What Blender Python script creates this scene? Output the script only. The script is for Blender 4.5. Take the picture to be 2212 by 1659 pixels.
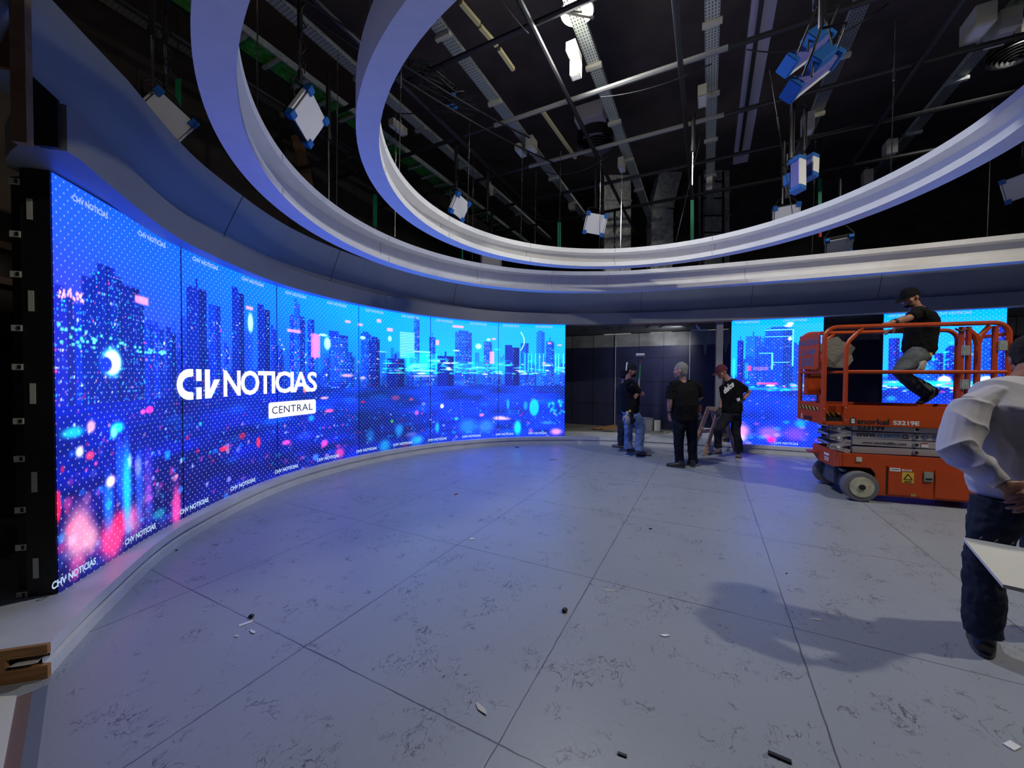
import bpy, bmesh, math, random
import numpy as np
from mathutils import Vector, Matrix, noise
PI = math.pi
sc = bpy.context.scene
for o in list(bpy.data.objects): bpy.data.objects.remove(o)
# ------------------------------------------------------------------ camera
W, H, FPX = 2212, 1659, 830.0
PIT, ROL, CH = math.radians(1.09), math.radians(-0.333), 1.475
cam_d = bpy.data.cameras.new('camera'); cam = bpy.data.objects.new('camera', cam_d)
sc.collection.objects.link(cam); sc.camera = cam
cam_d.sensor_width = 36.0; cam_d.sensor_fit = 'HORIZONTAL'; cam_d.lens = FPX / W * 36.0
cam_d.clip_start = 0.05; cam_d.clip_end = 100
_F = Vector((0, math.cos(PIT), -math.sin(PIT))); _U = Vector((0, math.sin(PIT), math.cos(PIT))); _R = Vector((1, 0, 0))
_c, _s = math.cos(ROL), math.sin(ROL)
_CR = _c * _R - _s * _U; _CU = _s * _R + _c * _U
cam.matrix_world = Matrix(((_CR.x, _CU.x, -_F.x, 0), (_CR.y, _CU.y, -_F.y, 0), (_CR.z, _CU.z, -_F.z, CH), (0, 0, 0, 1)))
# ------------------------------------------------------------------ world and exposure
wd = bpy.data.worlds.new('world'); sc.world = wd; wd.use_nodes = True
wd.node_tree.nodes['Background'].inputs[0].default_value = (0.55, 0.6, 0.75, 1)
wd.node_tree.nodes['Background'].inputs[1].default_value = 0.02
sc.view_settings.view_transform = 'Standard'; sc.view_settings.look = 'None'
sc.view_settings.gamma = 1.0; sc.view_settings.exposure = 0.0; sc.view_settings.use_curve_mapping = False
# ------------------------------------------------------------------ lamps of the studio and an added backstage fill
def light(name, kind, loc, target, energy, color, size=0.3, spot=None, blend=0.5):
    d = bpy.data.lights.new(name, kind); d.energy = energy; d.color = color
    if kind == 'AREA': d.shape = 'DISK'; d.size = size
    if kind in ('SPOT', 'POINT'): d.shadow_soft_size = size
    if kind == 'SPOT': d.spot_size = math.radians(spot); d.spot_blend = blend
    o = bpy.data.objects.new(name, d); sc.collection.objects.link(o); o.location = loc
    o.rotation_euler = (Vector(target) - Vector(loc)).to_track_quat('-Z', 'Y').to_euler(); return o
HIGHBAY = Vector((0.78, 4.86, 6.0))
light('high_bay_light', 'SPOT', HIGHBAY - Vector((0, 0, 0.14)), (1.6, 4.6, 0), 400, (0.93, 0.97, 1.0), 0.16, 165, 0.9)
light('high_bay_spill', 'POINT', HIGHBAY - Vector((0, 0, 0.55)), (0, 0, 0), 26, (1.0, 0.96, 0.88), 0.2)
light('warm_work_light', 'SPOT', (6.6, 1.3, 5.7), (3.6, 3.4, 0.6), 1010, (1.0, 0.93, 0.77), 0.10, 130, 0.8)
light('back_work_light', 'SPOT', (7.6, 5.2, 6.5), (3.6, 11.0, 3.9), 520, (1.0, 0.97, 0.88), 0.12, 75, 0.8)
light('backstage_fill', 'POINT', (-5.2, 2.2, 3.6), (0, 0, 0), 30, (1.0, 0.75, 0.5), 0.3)  # added fill to lift the dark backstage, stands for no known lamp
light('opening_lamp_light', 'SPOT', (3.85, 8.62, 2.52), (2.6, 10.6, 1.6), 40, (0.95, 0.95, 1.0), 0.06, 150, 0.9)

# ------------------------------------------------------------------ helpers
C = sc.collection
def ray(px, py):
    x = (px - W / 2) / FPX; y = -(py - H / 2) / FPX
    x, y = _c * x + _s * y, -_s * x + _c * y
    return x, math.cos(PIT) + math.sin(PIT) * y, -math.sin(PIT) + math.cos(PIT) * y
def at(px, py, Y):
    x, y, k = ray(px, py); t = Y / y; return Vector((x * t, Y, CH + k * t))
def onz(px, py, z):
    x, y, k = ray(px, py); t = (z - CH) / k; return Vector((x * t, y * t, z))
def setp(o, label=None, cat=None, group=None, kind=None):
    if label: o['label'] = label
    if cat: o['category'] = cat
    if group: o['group'] = group
    if kind: o['kind'] = kind
    return o
def thing(name, label, cat, loc=(0, 0, 0), rotz=0, group=None):
    o = bpy.data.objects.new(name, None); C.objects.link(o); o.empty_display_size = 0.05
    o.location = loc; o.rotation_euler = (0, 0, rotz); return setp(o, label, cat, group)
def copy_tree(o, parent=None):
    c = o.copy(); C.objects.link(c)
    if parent: c.parent = parent
    for ch in list(o.children): copy_tree(ch, c)
    return c
MATS = {}
def mat(name, col, rough=0.6, metal=0.0, bump=0.0, bscale=30.0, vary=0.0, vscale=8.0, emit=0.0, ecol=None, spec=0.5, col2=None, stretch=None):
    if name in MATS: return MATS[name]
    m = bpy.data.materials.new(name); m.use_nodes = True; nt = m.node_tree; b = nt.nodes['Principled BSDF']
    b.inputs['Base Color'].default_value = (*col, 1); b.inputs['Roughness'].default_value = rough
    b.inputs['Metallic'].default_value = metal; b.inputs['Specular IOR Level'].default_value = spec
    if emit:
        b.inputs['Emission Color'].default_value = (*(ecol or col), 1); b.inputs['Emission Strength'].default_value = emit
    tc = nt.nodes.new('ShaderNodeTexCoord'); mp = nt.nodes.new('ShaderNodeMapping'); nt.links.new(tc.outputs['Object'], mp.inputs[0])
    if stretch: mp.inputs['Scale'].default_value = stretch
    if vary or col2:
        n = nt.nodes.new('ShaderNodeTexNoise'); n.inputs['Scale'].default_value = vscale; n.inputs['Detail'].default_value = 5
        nt.links.new(mp.outputs[0], n.inputs[0])
        mx = nt.nodes.new('ShaderNodeMix'); mx.data_type = 'RGBA'
        rp = nt.nodes.new('ShaderNodeValToRGB'); rp.color_ramp.elements[0].position = 0.35; rp.color_ramp.elements[1].position = 0.65
        nt.links.new(n.outputs[0], rp.inputs[0]); nt.links.new(rp.outputs[0], mx.inputs[0])
        c2 = col2 or tuple(c * (1 - vary) for c in col)
        mx.inputs[6].default_value = (*col, 1); mx.inputs[7].default_value = (*c2, 1)
        nt.links.new(mx.outputs[2], b.inputs['Base Color'])
    if bump:
        n = nt.nodes.new('ShaderNodeTexNoise'); n.inputs['Scale'].default_value = bscale; n.inputs['Detail'].default_value = 4
        nt.links.new(mp.outputs[0], n.inputs[0]); bp = nt.nodes.new('ShaderNodeBump'); bp.inputs['Strength'].default_value = bump
        bp.inputs['Distance'].default_value = 0.02
        nt.links.new(n.outputs[0], bp.inputs['Height']); nt.links.new(bp.outputs[0], b.inputs['Normal'])
    MATS[name] = m; return m
def wmat(o): return (wmat(o.parent) if o.parent else Matrix.Identity(4)) @ o.matrix_basis
class MB:
    def __init__(s): s.v = []; s.f = []
    def add(s, v, f):
        n = len(s.v); s.v += [tuple(p) for p in v]; s.f += [tuple(i + n for i in q) for q in f]; return s
    def box(s, c, d, rz=0, M=None):
        hx, hy, hz = d[0] / 2, d[1] / 2, d[2] / 2
        vs = [Vector((x, y, z)) for x in (-hx, hx) for y in (-hy, hy) for z in (-hz, hz)]
        R = M or Matrix.Rotation(rz, 3, 'Z'); c = Vector(c)
        return s.add([R @ v + c for v in vs], [(0, 1, 3, 2), (4, 6, 7, 5), (0, 4, 5, 1), (2, 3, 7, 6), (0, 2, 6, 4), (1, 5, 7, 3)])
    def bar(s, p, q, w, h, up=(0, 0, 1)):
        p, q = Vector(p), Vector(q); d = (q - p); L = d.length; d.normalize(); up = Vector(up)
        if abs(d.dot(up)) > 0.98: up = Vector((1, 0, 0))
        sd = d.cross(up).normalized(); u = sd.cross(d)
        M = Matrix((d, sd, u)).transposed(); return s.box((p + q) / 2, (L, w, h), M=M)
    def tube(s, pts, r, n=10, cap=True, side=None):
        """pts: points; r: radius, list of radii or list of (rx, ry); side: direction of rx"""
        pts = [Vector(p) for p in pts]; k = len(pts)
        if not isinstance(r, (list, tuple)): r = [r] * k
        vs, fs = [], []; ref = Vector(side) if side else None
        for i, p in enumerate(pts):
            t = (pts[min(i + 1, k - 1)] - pts[max(i - 1, 0)])
            if t.length < 1e-9: t = Vector((0, 0, 1))
            t.normalize()
            if ref is None:
                ref = t.cross(Vector((0.13, 0.31, 0.94)))
                if ref.length < 1e-3: ref = Vector((1, 0, 0))
            a = (ref - t * ref.dot(t))
            if a.length < 1e-4: a = t.cross(Vector((0, 1, 0.2)))
            a.normalize(); b = t.cross(a)
            if not side: ref = a
            rx, ry = r[i] if isinstance(r[i], (list, tuple)) else (r[i], r[i])
            for j in range(n):
                w = 2 * PI * j / n; vs.append(p + a * math.cos(w) * rx + b * math.sin(w) * ry)
        for i in range(k - 1):
            for j in range(n):
                fs.append((i * n + j, i * n + (j + 1) % n, (i + 1) * n + (j + 1) % n, (i + 1) * n + j))
        if cap: fs.append(tuple(range(n))[::-1]); fs.append(tuple((k - 1) * n + j for j in range(n)))
        return s.add(vs, fs)
    def ell(s, c, r, M=None, nu=16, nv=10):
        c = Vector(c); M = M or Matrix.Identity(3); vs = [c + M @ Vector((0, 0, -r[2]))]; fs = []
        for i in range(1, nv):
            a = -PI / 2 + PI * i / nv
            for j in range(nu):
                w = 2 * PI * j / nu
                vs.append(c + M @ Vector((r[0] * math.cos(a) * math.cos(w), r[1] * math.cos(a) * math.sin(w), r[2] * math.sin(a))))
        vs.append(c + M @ Vector((0, 0, r[2])))
        for j in range(nu): fs.append((0, 1 + (j + 1) % nu, 1 + j))
        for i in range(nv - 2):
            for j in range(nu):
                a = 1 + i * nu; fs.append((a + j, a + (j + 1) % nu, a + nu + (j + 1) % nu, a + nu + j))
        l = len(vs) - 1
        for j in range(nu): fs.append((l, l - nu + j, l - nu + (j + 1) % nu))
        return s.add(vs, fs)
    def lathe(s, c, prof, n=24, axis=(0, 0, 1), cap=True):
        c = Vector(c); ax = Vector(axis).normalized(); a = ax.orthogonal().normalized(); b = ax.cross(a); vs, fs = [], []
        for r, z in prof:
            for j in range(n):
                w = 2 * PI * j / n; vs.append(c + ax * z + (a * math.cos(w) + b * math.sin(w)) * r)
        for i in range(len(prof) - 1):
            for j in range(n): fs.append((i * n + j, i * n + (j + 1) % n, (i + 1) * n + (j + 1) % n, (i + 1) * n + j))
        if cap: fs.append(tuple(range(n))[::-1]); fs.append(tuple((len(prof) - 1) * n + j for j in range(n)))
        return s.add(vs, fs)
    def prism(s, poly, o, ax, ay, az, depth):
        """polygon (x, y) in the plane o + ax*x + ay*y pushed by depth along az"""
        o, ax, ay, az = Vector(o), Vector(ax), Vector(ay), Vector(az); n = len(poly)
        vs = [o + ax * x + ay * y for x, y in poly] + [o + ax * x + ay * y + az * depth for x, y in poly]
        fs = [tuple(range(n))[::-1], tuple(range(n, 2 * n))] + [(i, (i + 1) % n, n + (i + 1) % n, n + i) for i in range(n)]
        return s.add(vs, fs)
    def sweep(s, pts, nrm, prof, closed=False, cap=True):
        """profile (inward offset d, z) carried along a plan path"""
        k, n = len(pts), len(prof); vs, fs = [], []
        for p, q in zip(pts, nrm):
            for d, z in prof: vs.append((p[0] + q[0] * d, p[1] + q[1] * d, z))
        m = k if closed else k - 1
        for i in range(m):
            for j in range(n):
                a, b = i * n, ((i + 1) % k) * n; fs.append((a + j, a + (j + 1) % n, b + (j + 1) % n, b + j))
        if cap and not closed: fs.append(tuple(range(n))); fs.append(tuple((k - 1) * n + j for j in range(n))[::-1])
        return s.add(vs, fs)
    def build(s, name, m, parent=None, smooth=False, bevel=0.0, angle=40, local=False):
        me = bpy.data.meshes.new(name); me.from_pydata(s.v, [], s.f)
        if parent and not local: me.transform(wmat(parent).inverted())
        bm = bmesh.new(); bm.from_mesh(me); bmesh.ops.recalc_face_normals(bm, faces=bm.faces)
        if bevel:
            es = [e for e in bm.edges if len(e.link_faces) == 2 and e.calc_face_angle(0) > 0.6]
            bmesh.ops.bevel(bm, geom=es, offset=bevel, segments=2, affect='EDGES', clamp_overlap=True)
        bm.to_mesh(me); bm.free()
        for mm in (m if isinstance(m, (list, tuple)) else [m]): me.materials.append(mm)
        if smooth: me.shade_smooth(); me.set_sharp_from_angle(angle=math.radians(angle))
        o = bpy.data.objects.new(name, me); C.objects.link(o)
        if parent: o.parent = parent
        return o
def text_mesh(body, size, bold=0.0, align='CENTER', shear=0.0, xs=1.0, space=1.0):
    cu = bpy.data.curves.new('t', 'FONT'); cu.body = body; cu.size = size; cu.offset = bold; cu.align_x = align; cu.align_y = 'CENTER'
    cu.shear = shear; cu.resolution_u = 3; cu.space_character = space
    o = bpy.data.objects.new('t', cu); C.objects.link(o)
    dg = bpy.context.evaluated_depsgraph_get(); me = o.evaluated_get(dg).to_mesh()
    v = [(p.co.x * xs, p.co.y) for p in me.vertices]; f = [tuple(q.vertices) for q in me.polygons]
    o.evaluated_get(dg).to_mesh_clear(); bpy.data.objects.remove(o); bpy.data.curves.remove(cu); return v, f
def text_on(body, size, o, ax, ay, off, m, name='lettering', parent=None, thick=0.002, **k):
    """lettering raised a little off a surface"""
    v, f = text_mesh(body, size, **k); o, ax, ay, off = Vector(o), Vector(ax), Vector(ay), Vector(off)
    b = MB(); b.add([o + off + ax * x + ay * y for x, y in v], f); ob = b.build(name, m, parent); return ob

# ------------------------------------------------------------------ set plan
KP = [(-2.40,1.15),(-2.72,2.27),(-3.02,3.5),(-3.05,4.97),(-2.54,6.35),(-1.6,7.51),(-.3,8.29),(1.18,8.54),(2.85,8.33),(4.43,7.8),(5.85,7.24),(6.62,6.88),(7.98,6.22),(9.4,5.45),(11,4.5)]
SEG = 24
def catmull(K, seg=SEG):
    K = np.array(K, float); Q = np.vstack([2*K[0]-K[1], K, 2*K[-1]-K[-2]]); out = []
    for i in range(1, len(Q) - 2):
        a, b, c, d = Q[i-1:i+3]
        for t in np.arange(seg) / seg: out.append(.5*((2*b)+(-a+c)*t+(2*a-5*b+4*c-d)*t*t+(-a+3*b-3*c+d)*t**3))
    out.append(Q[-2]); return np.array(out)
PP = catmull(KP); TT = np.gradient(PP, axis=0); TT /= np.linalg.norm(TT, axis=1)[:, None]; NN = np.stack([TT[:, 1], -TT[:, 0]], 1)
def pu(u):
    """plan point and inward normal at section coordinate u (u = 0 at the left end of the curved screen)"""
    x = (u + 1) * SEG; x = min(max(x, 0), len(PP) - 1.001); i = int(x); w = x - i
    p = PP[i] * (1 - w) + PP[i+1] * w; n = NN[i] * (1 - w) + NN[i+1] * w; return p, n / np.linalg.norm(n)
def wall_pt(u, z, off=0.0):
    p, n = pu(u); return Vector((p[0] + n[0] * off, p[1] + n[1] * off, z))
def prange(u0, u1, step=1/12):
    k = max(2, int(round((u1 - u0) / step)) + 1); us = np.linspace(u0, u1, k); q = [pu(u) for u in us]; return [a for a, b in q], [b for a, b in q]
UA = Vector((0.891, -0.454, 0)); VA = Vector((0.454, 0.891, 0)); O0 = Vector((0.6, 2.79, 0))   # axes of the building
def rm(u, v, z=0.0): return O0 + UA * u + VA * v + Vector((0, 0, z))
RZ = math.atan2(-0.454, 0.891)

# ------------------------------------------------------------------ materials
M_ring = mat('ring_white_paint', (0.88, 0.87, 0.87), 0.45, vary=0.05)
M_head = mat('header_grey_paint', (0.24, 0.265, 0.29), 0.42, vary=0.10, vscale=2)
M_plinth = mat('plinth_paint', (0.66, 0.68, 0.70), 0.4, vary=0.12, vscale=5)
M_ply = mat('raw_wood', (0.42, 0.21, 0.08), 0.7, vary=0.35, vscale=6, stretch=(1, 1, 8), bump=0.2)
M_dark = mat('dark_wall', (0.06, 0.05, 0.044), 0.9, vary=0.4, vscale=3, bump=0.3, bscale=9)
M_ceil = mat('dark_ceiling', (0.11, 0.088, 0.092), 0.95, vary=0.35, vscale=1.5, bump=0.4, bscale=14)
M_black = mat('black_metal', (0.012, 0.012, 0.014), 0.45)
M_blackp = mat('black_plastic', (0.01, 0.01, 0.011), 0.5)
M_pipe = mat('painted_black_pipe', (0.035, 0.034, 0.036), 0.4, metal=0.3)
M_steelp = mat('grey_pipe', (0.28, 0.28, 0.27), 0.5, metal=0.2)
M_chrome = mat('chrome', (0.75, 0.75, 0.76), 0.15, metal=1.0)
M_galv = mat('galvanised_steel', (0.52, 0.58, 0.56), 0.42, metal=0.35, vary=0.3, vscale=20)
M_duct = mat('galvanised_duct', (0.85, 0.88, 0.82), 0.40, metal=0.25, vary=0.45, vscale=9, bump=0.5, bscale=18)
M_beige = mat('beige_plastic', (0.62, 0.60, 0.50), 0.5)
M_white = mat('white_plastic', (0.85, 0.85, 0.88), 0.4)
M_yel = mat('pale_yellow_bar', (0.62, 0.55, 0.30), 0.5)
M_blue = mat('blue_plastic', (0.02, 0.14, 0.50), 0.4)
M_green = mat('green_strap', (0.01, 0.30, 0.16), 0.6)
M_greent = mat('green_tray_bed', (0.06, 0.40, 0.06), 0.7, vary=0.6, vscale=14)
M_orange = mat('orange_machine_paint', (0.56, 0.068, 0.007), 0.42, vary=0.12, vscale=4)
M_scis = mat('pale_grey_machine_paint', (0.42, 0.40, 0.42), 0.45)
M_tyre = mat('grey_rubber_tyre', (0.16, 0.16, 0.17), 0.75, bump=0.2)
M_rim = mat('cream_wheel_rim', (0.62, 0.60, 0.42), 0.5, vary=0.3, vscale=18)
M_ink = mat('dark_ink', (0.012, 0.012, 0.018), 0.6)
M_inkb = mat('blue_ink', (0.06, 0.16, 0.36), 0.6)
M_inkw = mat('white_ink', (0.8, 0.8, 0.8), 0.5)
M_hazy = mat('hazard_yellow', (0.75, 0.50, 0.06), 0.5)
M_skin = mat('skin', (0.42, 0.20, 0.13), 0.5, vary=0.15, vscale=12)
M_skin2 = mat('skin_light', (0.50, 0.27, 0.20), 0.5, vary=0.15, vscale=12)
M_blackcloth = mat('black_cotton', (0.006, 0.006, 0.007), 0.95, bump=0.2, bscale=14, spec=0.2)
M_darkcloth = mat('dark_work_cloth', (0.016, 0.018, 0.024), 0.9, bump=0.4, bscale=20, spec=0.2)
M_navy = mat('dark_navy_cloth', (0.02, 0.026, 0.045), 0.9, bump=0.3, bscale=18, spec=0.25)
M_jeans = mat('light_blue_denim', (0.17, 0.27, 0.47), 0.85, vary=0.35, vscale=9, bump=0.3, bscale=18)
M_jeansg = mat('grey_denim', (0.10, 0.115, 0.13), 0.85, vary=0.4, vscale=10, bump=0.3, bscale=18)
M_shirt = mat('pale_grey_shirt', (0.52, 0.50, 0.56), 0.75, bump=0.15, bscale=10)
M_shoe = mat('tan_suede', (0.22, 0.19, 0.17), 0.8, vary=0.2)
M_shoed = mat('dark_leather', (0.035, 0.028, 0.03), 0.5)
M_sole = mat('rubber_sole', (0.08, 0.075, 0.075), 0.8)
M_hairg = mat('grey_hair', (0.24, 0.235, 0.215), 0.7, bump=0.6, bscale=60, stretch=(3, 3, 1))
M_hair = mat('dark_hair', (0.008, 0.006, 0.005), 0.9, bump=0.5, bscale=60)
M_paper = mat('white_paper', (0.74, 0.72, 0.66), 0.8)

def floor_material():
    m = bpy.data.materials.new('painted_grey_floor'); m.use_nodes = True; nt = m.node_tree; b = nt.nodes['Principled BSDF']; N, L = nt.nodes.new, nt.links.new
    tc = N('ShaderNodeTexCoord'); mp = N('ShaderNodeMapping'); mp.vector_type = 'POINT'
    L(tc.outputs['Object'], mp.inputs[0])
    def math_(op, a, b_=None, c=None):
        n = N('ShaderNodeMath'); n.operation = op
        for i, v in enumerate((a, b_, c)):
            if v is None: continue
            if hasattr(v, 'is_linked'): L(v, n.inputs[i])
            else: n.inputs[i].default_value = v
        return n.outputs[0]
    def nz(scale, detail=4, vec=None, dist=0.0):
        n = N('ShaderNodeTexNoise'); n.inputs['Scale'].default_value = scale; n.inputs['Detail'].default_value = detail; n.inputs['Distortion'].default_value = dist
        L(vec or mp.outputs[0], n.inputs[0]); return n.outputs[0]
    sp = N('ShaderNodeSeparateXYZ'); L(mp.outputs[0], sp.inputs[0])
    wob = math_('MULTIPLY', math_('SUBTRACT', nz(9), 0.5), 0.012)
    def seam(coord, pitch):
        a = math_('ADD', coord, wob); a = math_('DIVIDE', a, pitch); a = math_('SUBTRACT', a, math_('ROUND', a)); a = math_('ABSOLUTE', a)
        a = math_('MULTIPLY', a, pitch); wid = math_('MULTIPLY_ADD', nz(2.3), 0.011, -0.0008)
        return math_('SUBTRACT', 1.0, math_('MINIMUM', 1.0, math_('DIVIDE', a, wid)))
    s = math_('MAXIMUM', math_('MAXIMUM', seam(sp.outputs[0], 1.2), 0.0), math_('MAXIMUM', seam(sp.outputs[1], 1.43), 0.0))
    # scuffs: stretched voronoi-like streaks
    def ridge(n_, w):
        a = math_('ABSOLUTE', math_('SUBTRACT', n_, 0.5)); r = N('ShaderNodeMapRange'); r.inputs[1].default_value = w; r.inputs[2].default_value = w * .35; L(a, r.inputs[0]); return r.outputs[0]
    def above(n_, a, b_):
        r = N('ShaderNodeMapRange'); r.inputs[1].default_value = a; r.inputs[2].default_value = b_; L(n_, r.inputs[0]); return r.outputs[0]
    mp2 = N('ShaderNodeMapping'); mp2.inputs['Rotation'].default_value = (0, 0, 0.9); mp2.inputs['Scale'].default_value = (1.7, 1, 1); L(tc.outputs['Object'], mp2.inputs[0])
    mp3 = N('ShaderNodeMapping'); mp3.inputs['Location'].default_value = (7.3, 2.1, 4.4); L(tc.outputs['Object'], mp3.inputs[0])
    l1 = math_('MULTIPLY', ridge(nz(7.5, 5, mp2.outputs[0], 1.6), .016), above(nz(4.2, 3, mp3.outputs[0]), .56, .64))
    l2 = math_('MULTIPLY', ridge(nz(15, 4, mp3.outputs[0], 1.2), .024), above(nz(6.5, 4), .58, .66))
    blot = math_('MULTIPLY', above(nz(34, 3, mp2.outputs[0], .8), .66, .72), above(nz(1.4, 4, mp3.outputs[0]), .42, .62))
    sm = math_('MAXIMUM', math_('MULTIPLY', l1, .95), math_('MAXIMUM', math_('MULTIPLY', l2, .8), math_('MULTIPLY', blot, .75)))
    base = N('ShaderNodeMix'); base.data_type = 'RGBA'; base.inputs[6].default_value = (0.285, 0.315, 0.365, 1); base.inputs[7].default_value = (0.36, 0.385, 0.43, 1)
    L(nz(1.6, 7), base.inputs[0])
    m2 = N('ShaderNodeMix'); m2.data_type = 'RGBA'; L(base.outputs[2], m2.inputs[6]); m2.inputs[7].default_value = (0.085, 0.075, 0.068, 1); L(sm, m2.inputs[0])
    m3 = N('ShaderNodeMix'); m3.data_type = 'RGBA'; L(m2.outputs[2], m3.inputs[6]); m3.inputs[7].default_value = (0.04, 0.035, 0.032, 1); L(s, m3.inputs[0])
    L(m3.outputs[2], b.inputs['Base Color'])
    rr = N('ShaderNodeMapRange'); rr.inputs[3].default_value = 0.30; rr.inputs[4].default_value = 0.48; L(nz(2.2, 6), rr.inputs[0]); L(rr.outputs[0], b.inputs['Roughness'])
    bp = N('ShaderNodeBump'); bp.inputs['Strength'].default_value = 0.10; bp.inputs['Distance'].default_value = 0.01
    hh = math_('SUBTRACT', nz(30, 6), math_('MULTIPLY', s, 2.0)); L(hh, bp.inputs['Height']); L(bp.outputs[0], b.inputs['Normal'])
    return m

# ------------------------------------------------------------------ room shell
def struct(name, b, m, **k): return setp(b.build(name, m, **k), kind='structure')
b = MB(); b.add([(-9, -8, 0), (16, -8, 0), (16, 14, 0), (-9, 14, 0), (-9, -8, -.1), (16, -8, -.1), (16, 14, -.1), (-9, 14, -.1)], [(0, 1, 2, 3), (7, 6, 5, 4), (0, 4, 5, 1), (1, 5, 6, 2), (2, 6, 7, 3), (3, 7, 4, 0)])
fl = struct('floor', b, floor_material()); fl.location = O0; fl.rotation_euler[2] = RZ
def room_wall(name, u0, v0, u1, v1, z0=0, z1=7.2, m=M_dark, th=0.2):
    b = MB(); b.bar(rm(u0, v0, (z0 + z1) / 2), rm(u1, v1, (z0 + z1) / 2), th, z1 - z0); return struct(name, b, m)
room_wall('wall_back', -8, 9.6, 13, 9.6); room_wall('wall_left', -6.6, -7, -6.6, 9.6); room_wall('wall_right', 13, -7, 13, 9.6); room_wall('wall_front', -7, -7, 13, -7)
b = MB(); b.bar(rm(3, -7, 7.3), rm(3, 9.7, 7.3), 22, 0.2); struct('ceiling', b, M_ceil)

# raised deck behind the screens and its curved front plinth with a light groove
def strip(name, u0, u1, prof, m, step=1/12, kind='structure', parent=None, smooth=True):
    p, n = prange(u0, u1, step); b = MB(); b.sweep(p, n, prof); o = b.build(name, m, parent, smooth=smooth, angle=30)
    if kind: o['kind'] = kind
    return o
UE = 13.0
def plinth_prof(w=0.135):
    return [(-0.75, 0), (w, 0), (w, .062), (w - .03, .068), (w - .03, .094), (w, .100), (w, .16), (-0.75, .16)]
b = MB(); p, n = prange(-0.45, UE, 1/12); prof = plinth_prof()
vs, fs = [], []
for i, (a, q) in enumerate(zip(p, n)):
    u = -0.45 + i * (UE + 0.45) / (len(p) - 1); wd_ = 0.12 + 0.22 * max(0, (0.9 - u) / 1.35) ** 1.5
    for d, z in plinth_prof(wd_): vs.append((a[0] + q[0] * d, a[1] + q[1] * d, z))
k = 8
for i in range(len(p) - 1):
    for j in range(k): fs.append((i * k + j, i * k + (j + 1) % k, (i + 1) * k + (j + 1) % k, (i + 1) * k + j))
b.add(vs, fs)
pl = b.build('screen_plinth', M_plinth, smooth=True, angle=30)
setp(pl, 'curved pale grey plinth with a light groove running under the screens', 'plinth')
# sawn wooden end of the plinth
pe, ne = pu(-0.45); wE = 0.12 + 0.22
poly = [(-0.75, 0), (wE + .003, 0), (wE + .003, .066), (wE - .15, .066), (wE - .15, .118), (wE + .003, .118), (wE + .003, .165), (-0.75, .165)]
b = MB(); td = (PP[0] - PP[6]); td = td / np.linalg.norm(td)
b.prism(poly, (pe[0], pe[1], 0), (ne[0], ne[1], 0), (0, 0, 1), (td[0], td[1], 0), 0.02)
eb = b.build('end_board', M_ply, pl); eb['label'] = 'bare brown wood end board with a notch'
b = MB(); q0 = Vector((pe[0], pe[1], 0)) + Vector((ne[0], ne[1], 0)) * (wE - .08); b.tube([q0 + Vector((td[0], td[1], 0)) * .03 + Vector((0, 0, .09)), q0 - Vector((td[0], td[1], 0)) * .05 + Vector((0, 0, .088))], [(.055, .003), (.03, .003)], 8, side=(ne[0], ne[1], 0))
b.build('cover_strip', M_white, pl)
# deck floor behind the opening
b = MB(); b.prism([tuple(PP[SEG * 6]), tuple(PP[SEG * 7]), tuple(PP[SEG * 8]), tuple(PP[SEG * 9]), tuple(PP[SEG * 10]), tuple(PP[SEG * 12]), (11.5, 8), (8, 11.5), (2.2, 12.5), (-0.5, 10.4)], (0, 0, 0.01), (1, 0, 0), (0, 1, 0), (0, 0, 1), 0.145)
struct('floor_deck', b, mat('bare_deck', (0.22, 0.21, 0.19), 0.7, vary=0.3, vscale=4))

# header band over the screens: lower fascia, shadow gap, upper cove band
def near(u): return min(.17, 0.22 * max(0, (0.9 - u) / 1.35) ** 1.5)
def sweep_near(u0, u1, prof, step=1/12):
    n = int((u1 - u0) / step) + 1; us = np.linspace(u0, u1, n); b = MB(); k = len(prof); vs, fs = [], []
    for u in us:
        a, q = pu(u); e = near(u)
        for d, z in prof: k_ = e * (d > -.1) * (1 - .45 * min(1, max(0, z - 2.9) / .43)); k_ += (max(0, -u) * .62 + e * min(1, max(0, -u) / .3)) * (d < -.1) * (z < 2.863) + max(0, -u) * .10 * (0 < d < .031) * (z < 2.863); vs.append((a[0] + q[0] * (d + k_), a[1] + q[1] * (d + k_), z))
    for i in range(n - 1):
        for j in range(k): fs.append((i * k + j, i * k + (j + 1) % k, (i + 1) * k + (j + 1) % k, (i + 1) * k + j))
    fs.append(tuple(range(k))); fs.append(tuple((n - 1) * k + j for j in range(k))[::-1]); b.add(vs, fs); return b
LOWP = [(0.17, 2.62), (0.17, 2.855), (0.075, 2.862), (-0.20, 2.862), (-0.20, 2.67), (0.03, 2.67), (0.03, 2.62)]
COVE = [(0.07, 2.864), (0.072, 2.89), (0.10, 2.97), (0.16, 3.10), (0.27, 3.33), (0.23, 3.345), (0.03, 2.98), (0.0, 2.864)]
hd = sweep_near(-0.32, UE, LOWP).build('header_fascia', M_head, smooth=True, angle=30); setp(hd, 'long curved grey fascia directly above the screens', 'header')
_near = near
def near(u): return min(.10, _near(u))
cv = sweep_near(-0.66, UE, COVE).build('header_cove', M_head, smooth=True, angle=30); setp(cv, 'tall grey cove band leaning outward above the fascia', 'header')
qa, qb = onz(131, 322, 2.62), onz(42, 311, 2.62); dq = (qa - qb).normalized(); nq = Vector((dq.y, -dq.x, 0))
b = MB(); b.prism([(0, 0), ((qa - qb).length, 0), ((qa - qb).length, .24), (0, .40)], qb, dq, (0, 0, 1), nq, 0.012); o = b.build('end_cap', M_black, hd); o['label'] = 'black open end of the fascia'
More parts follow.
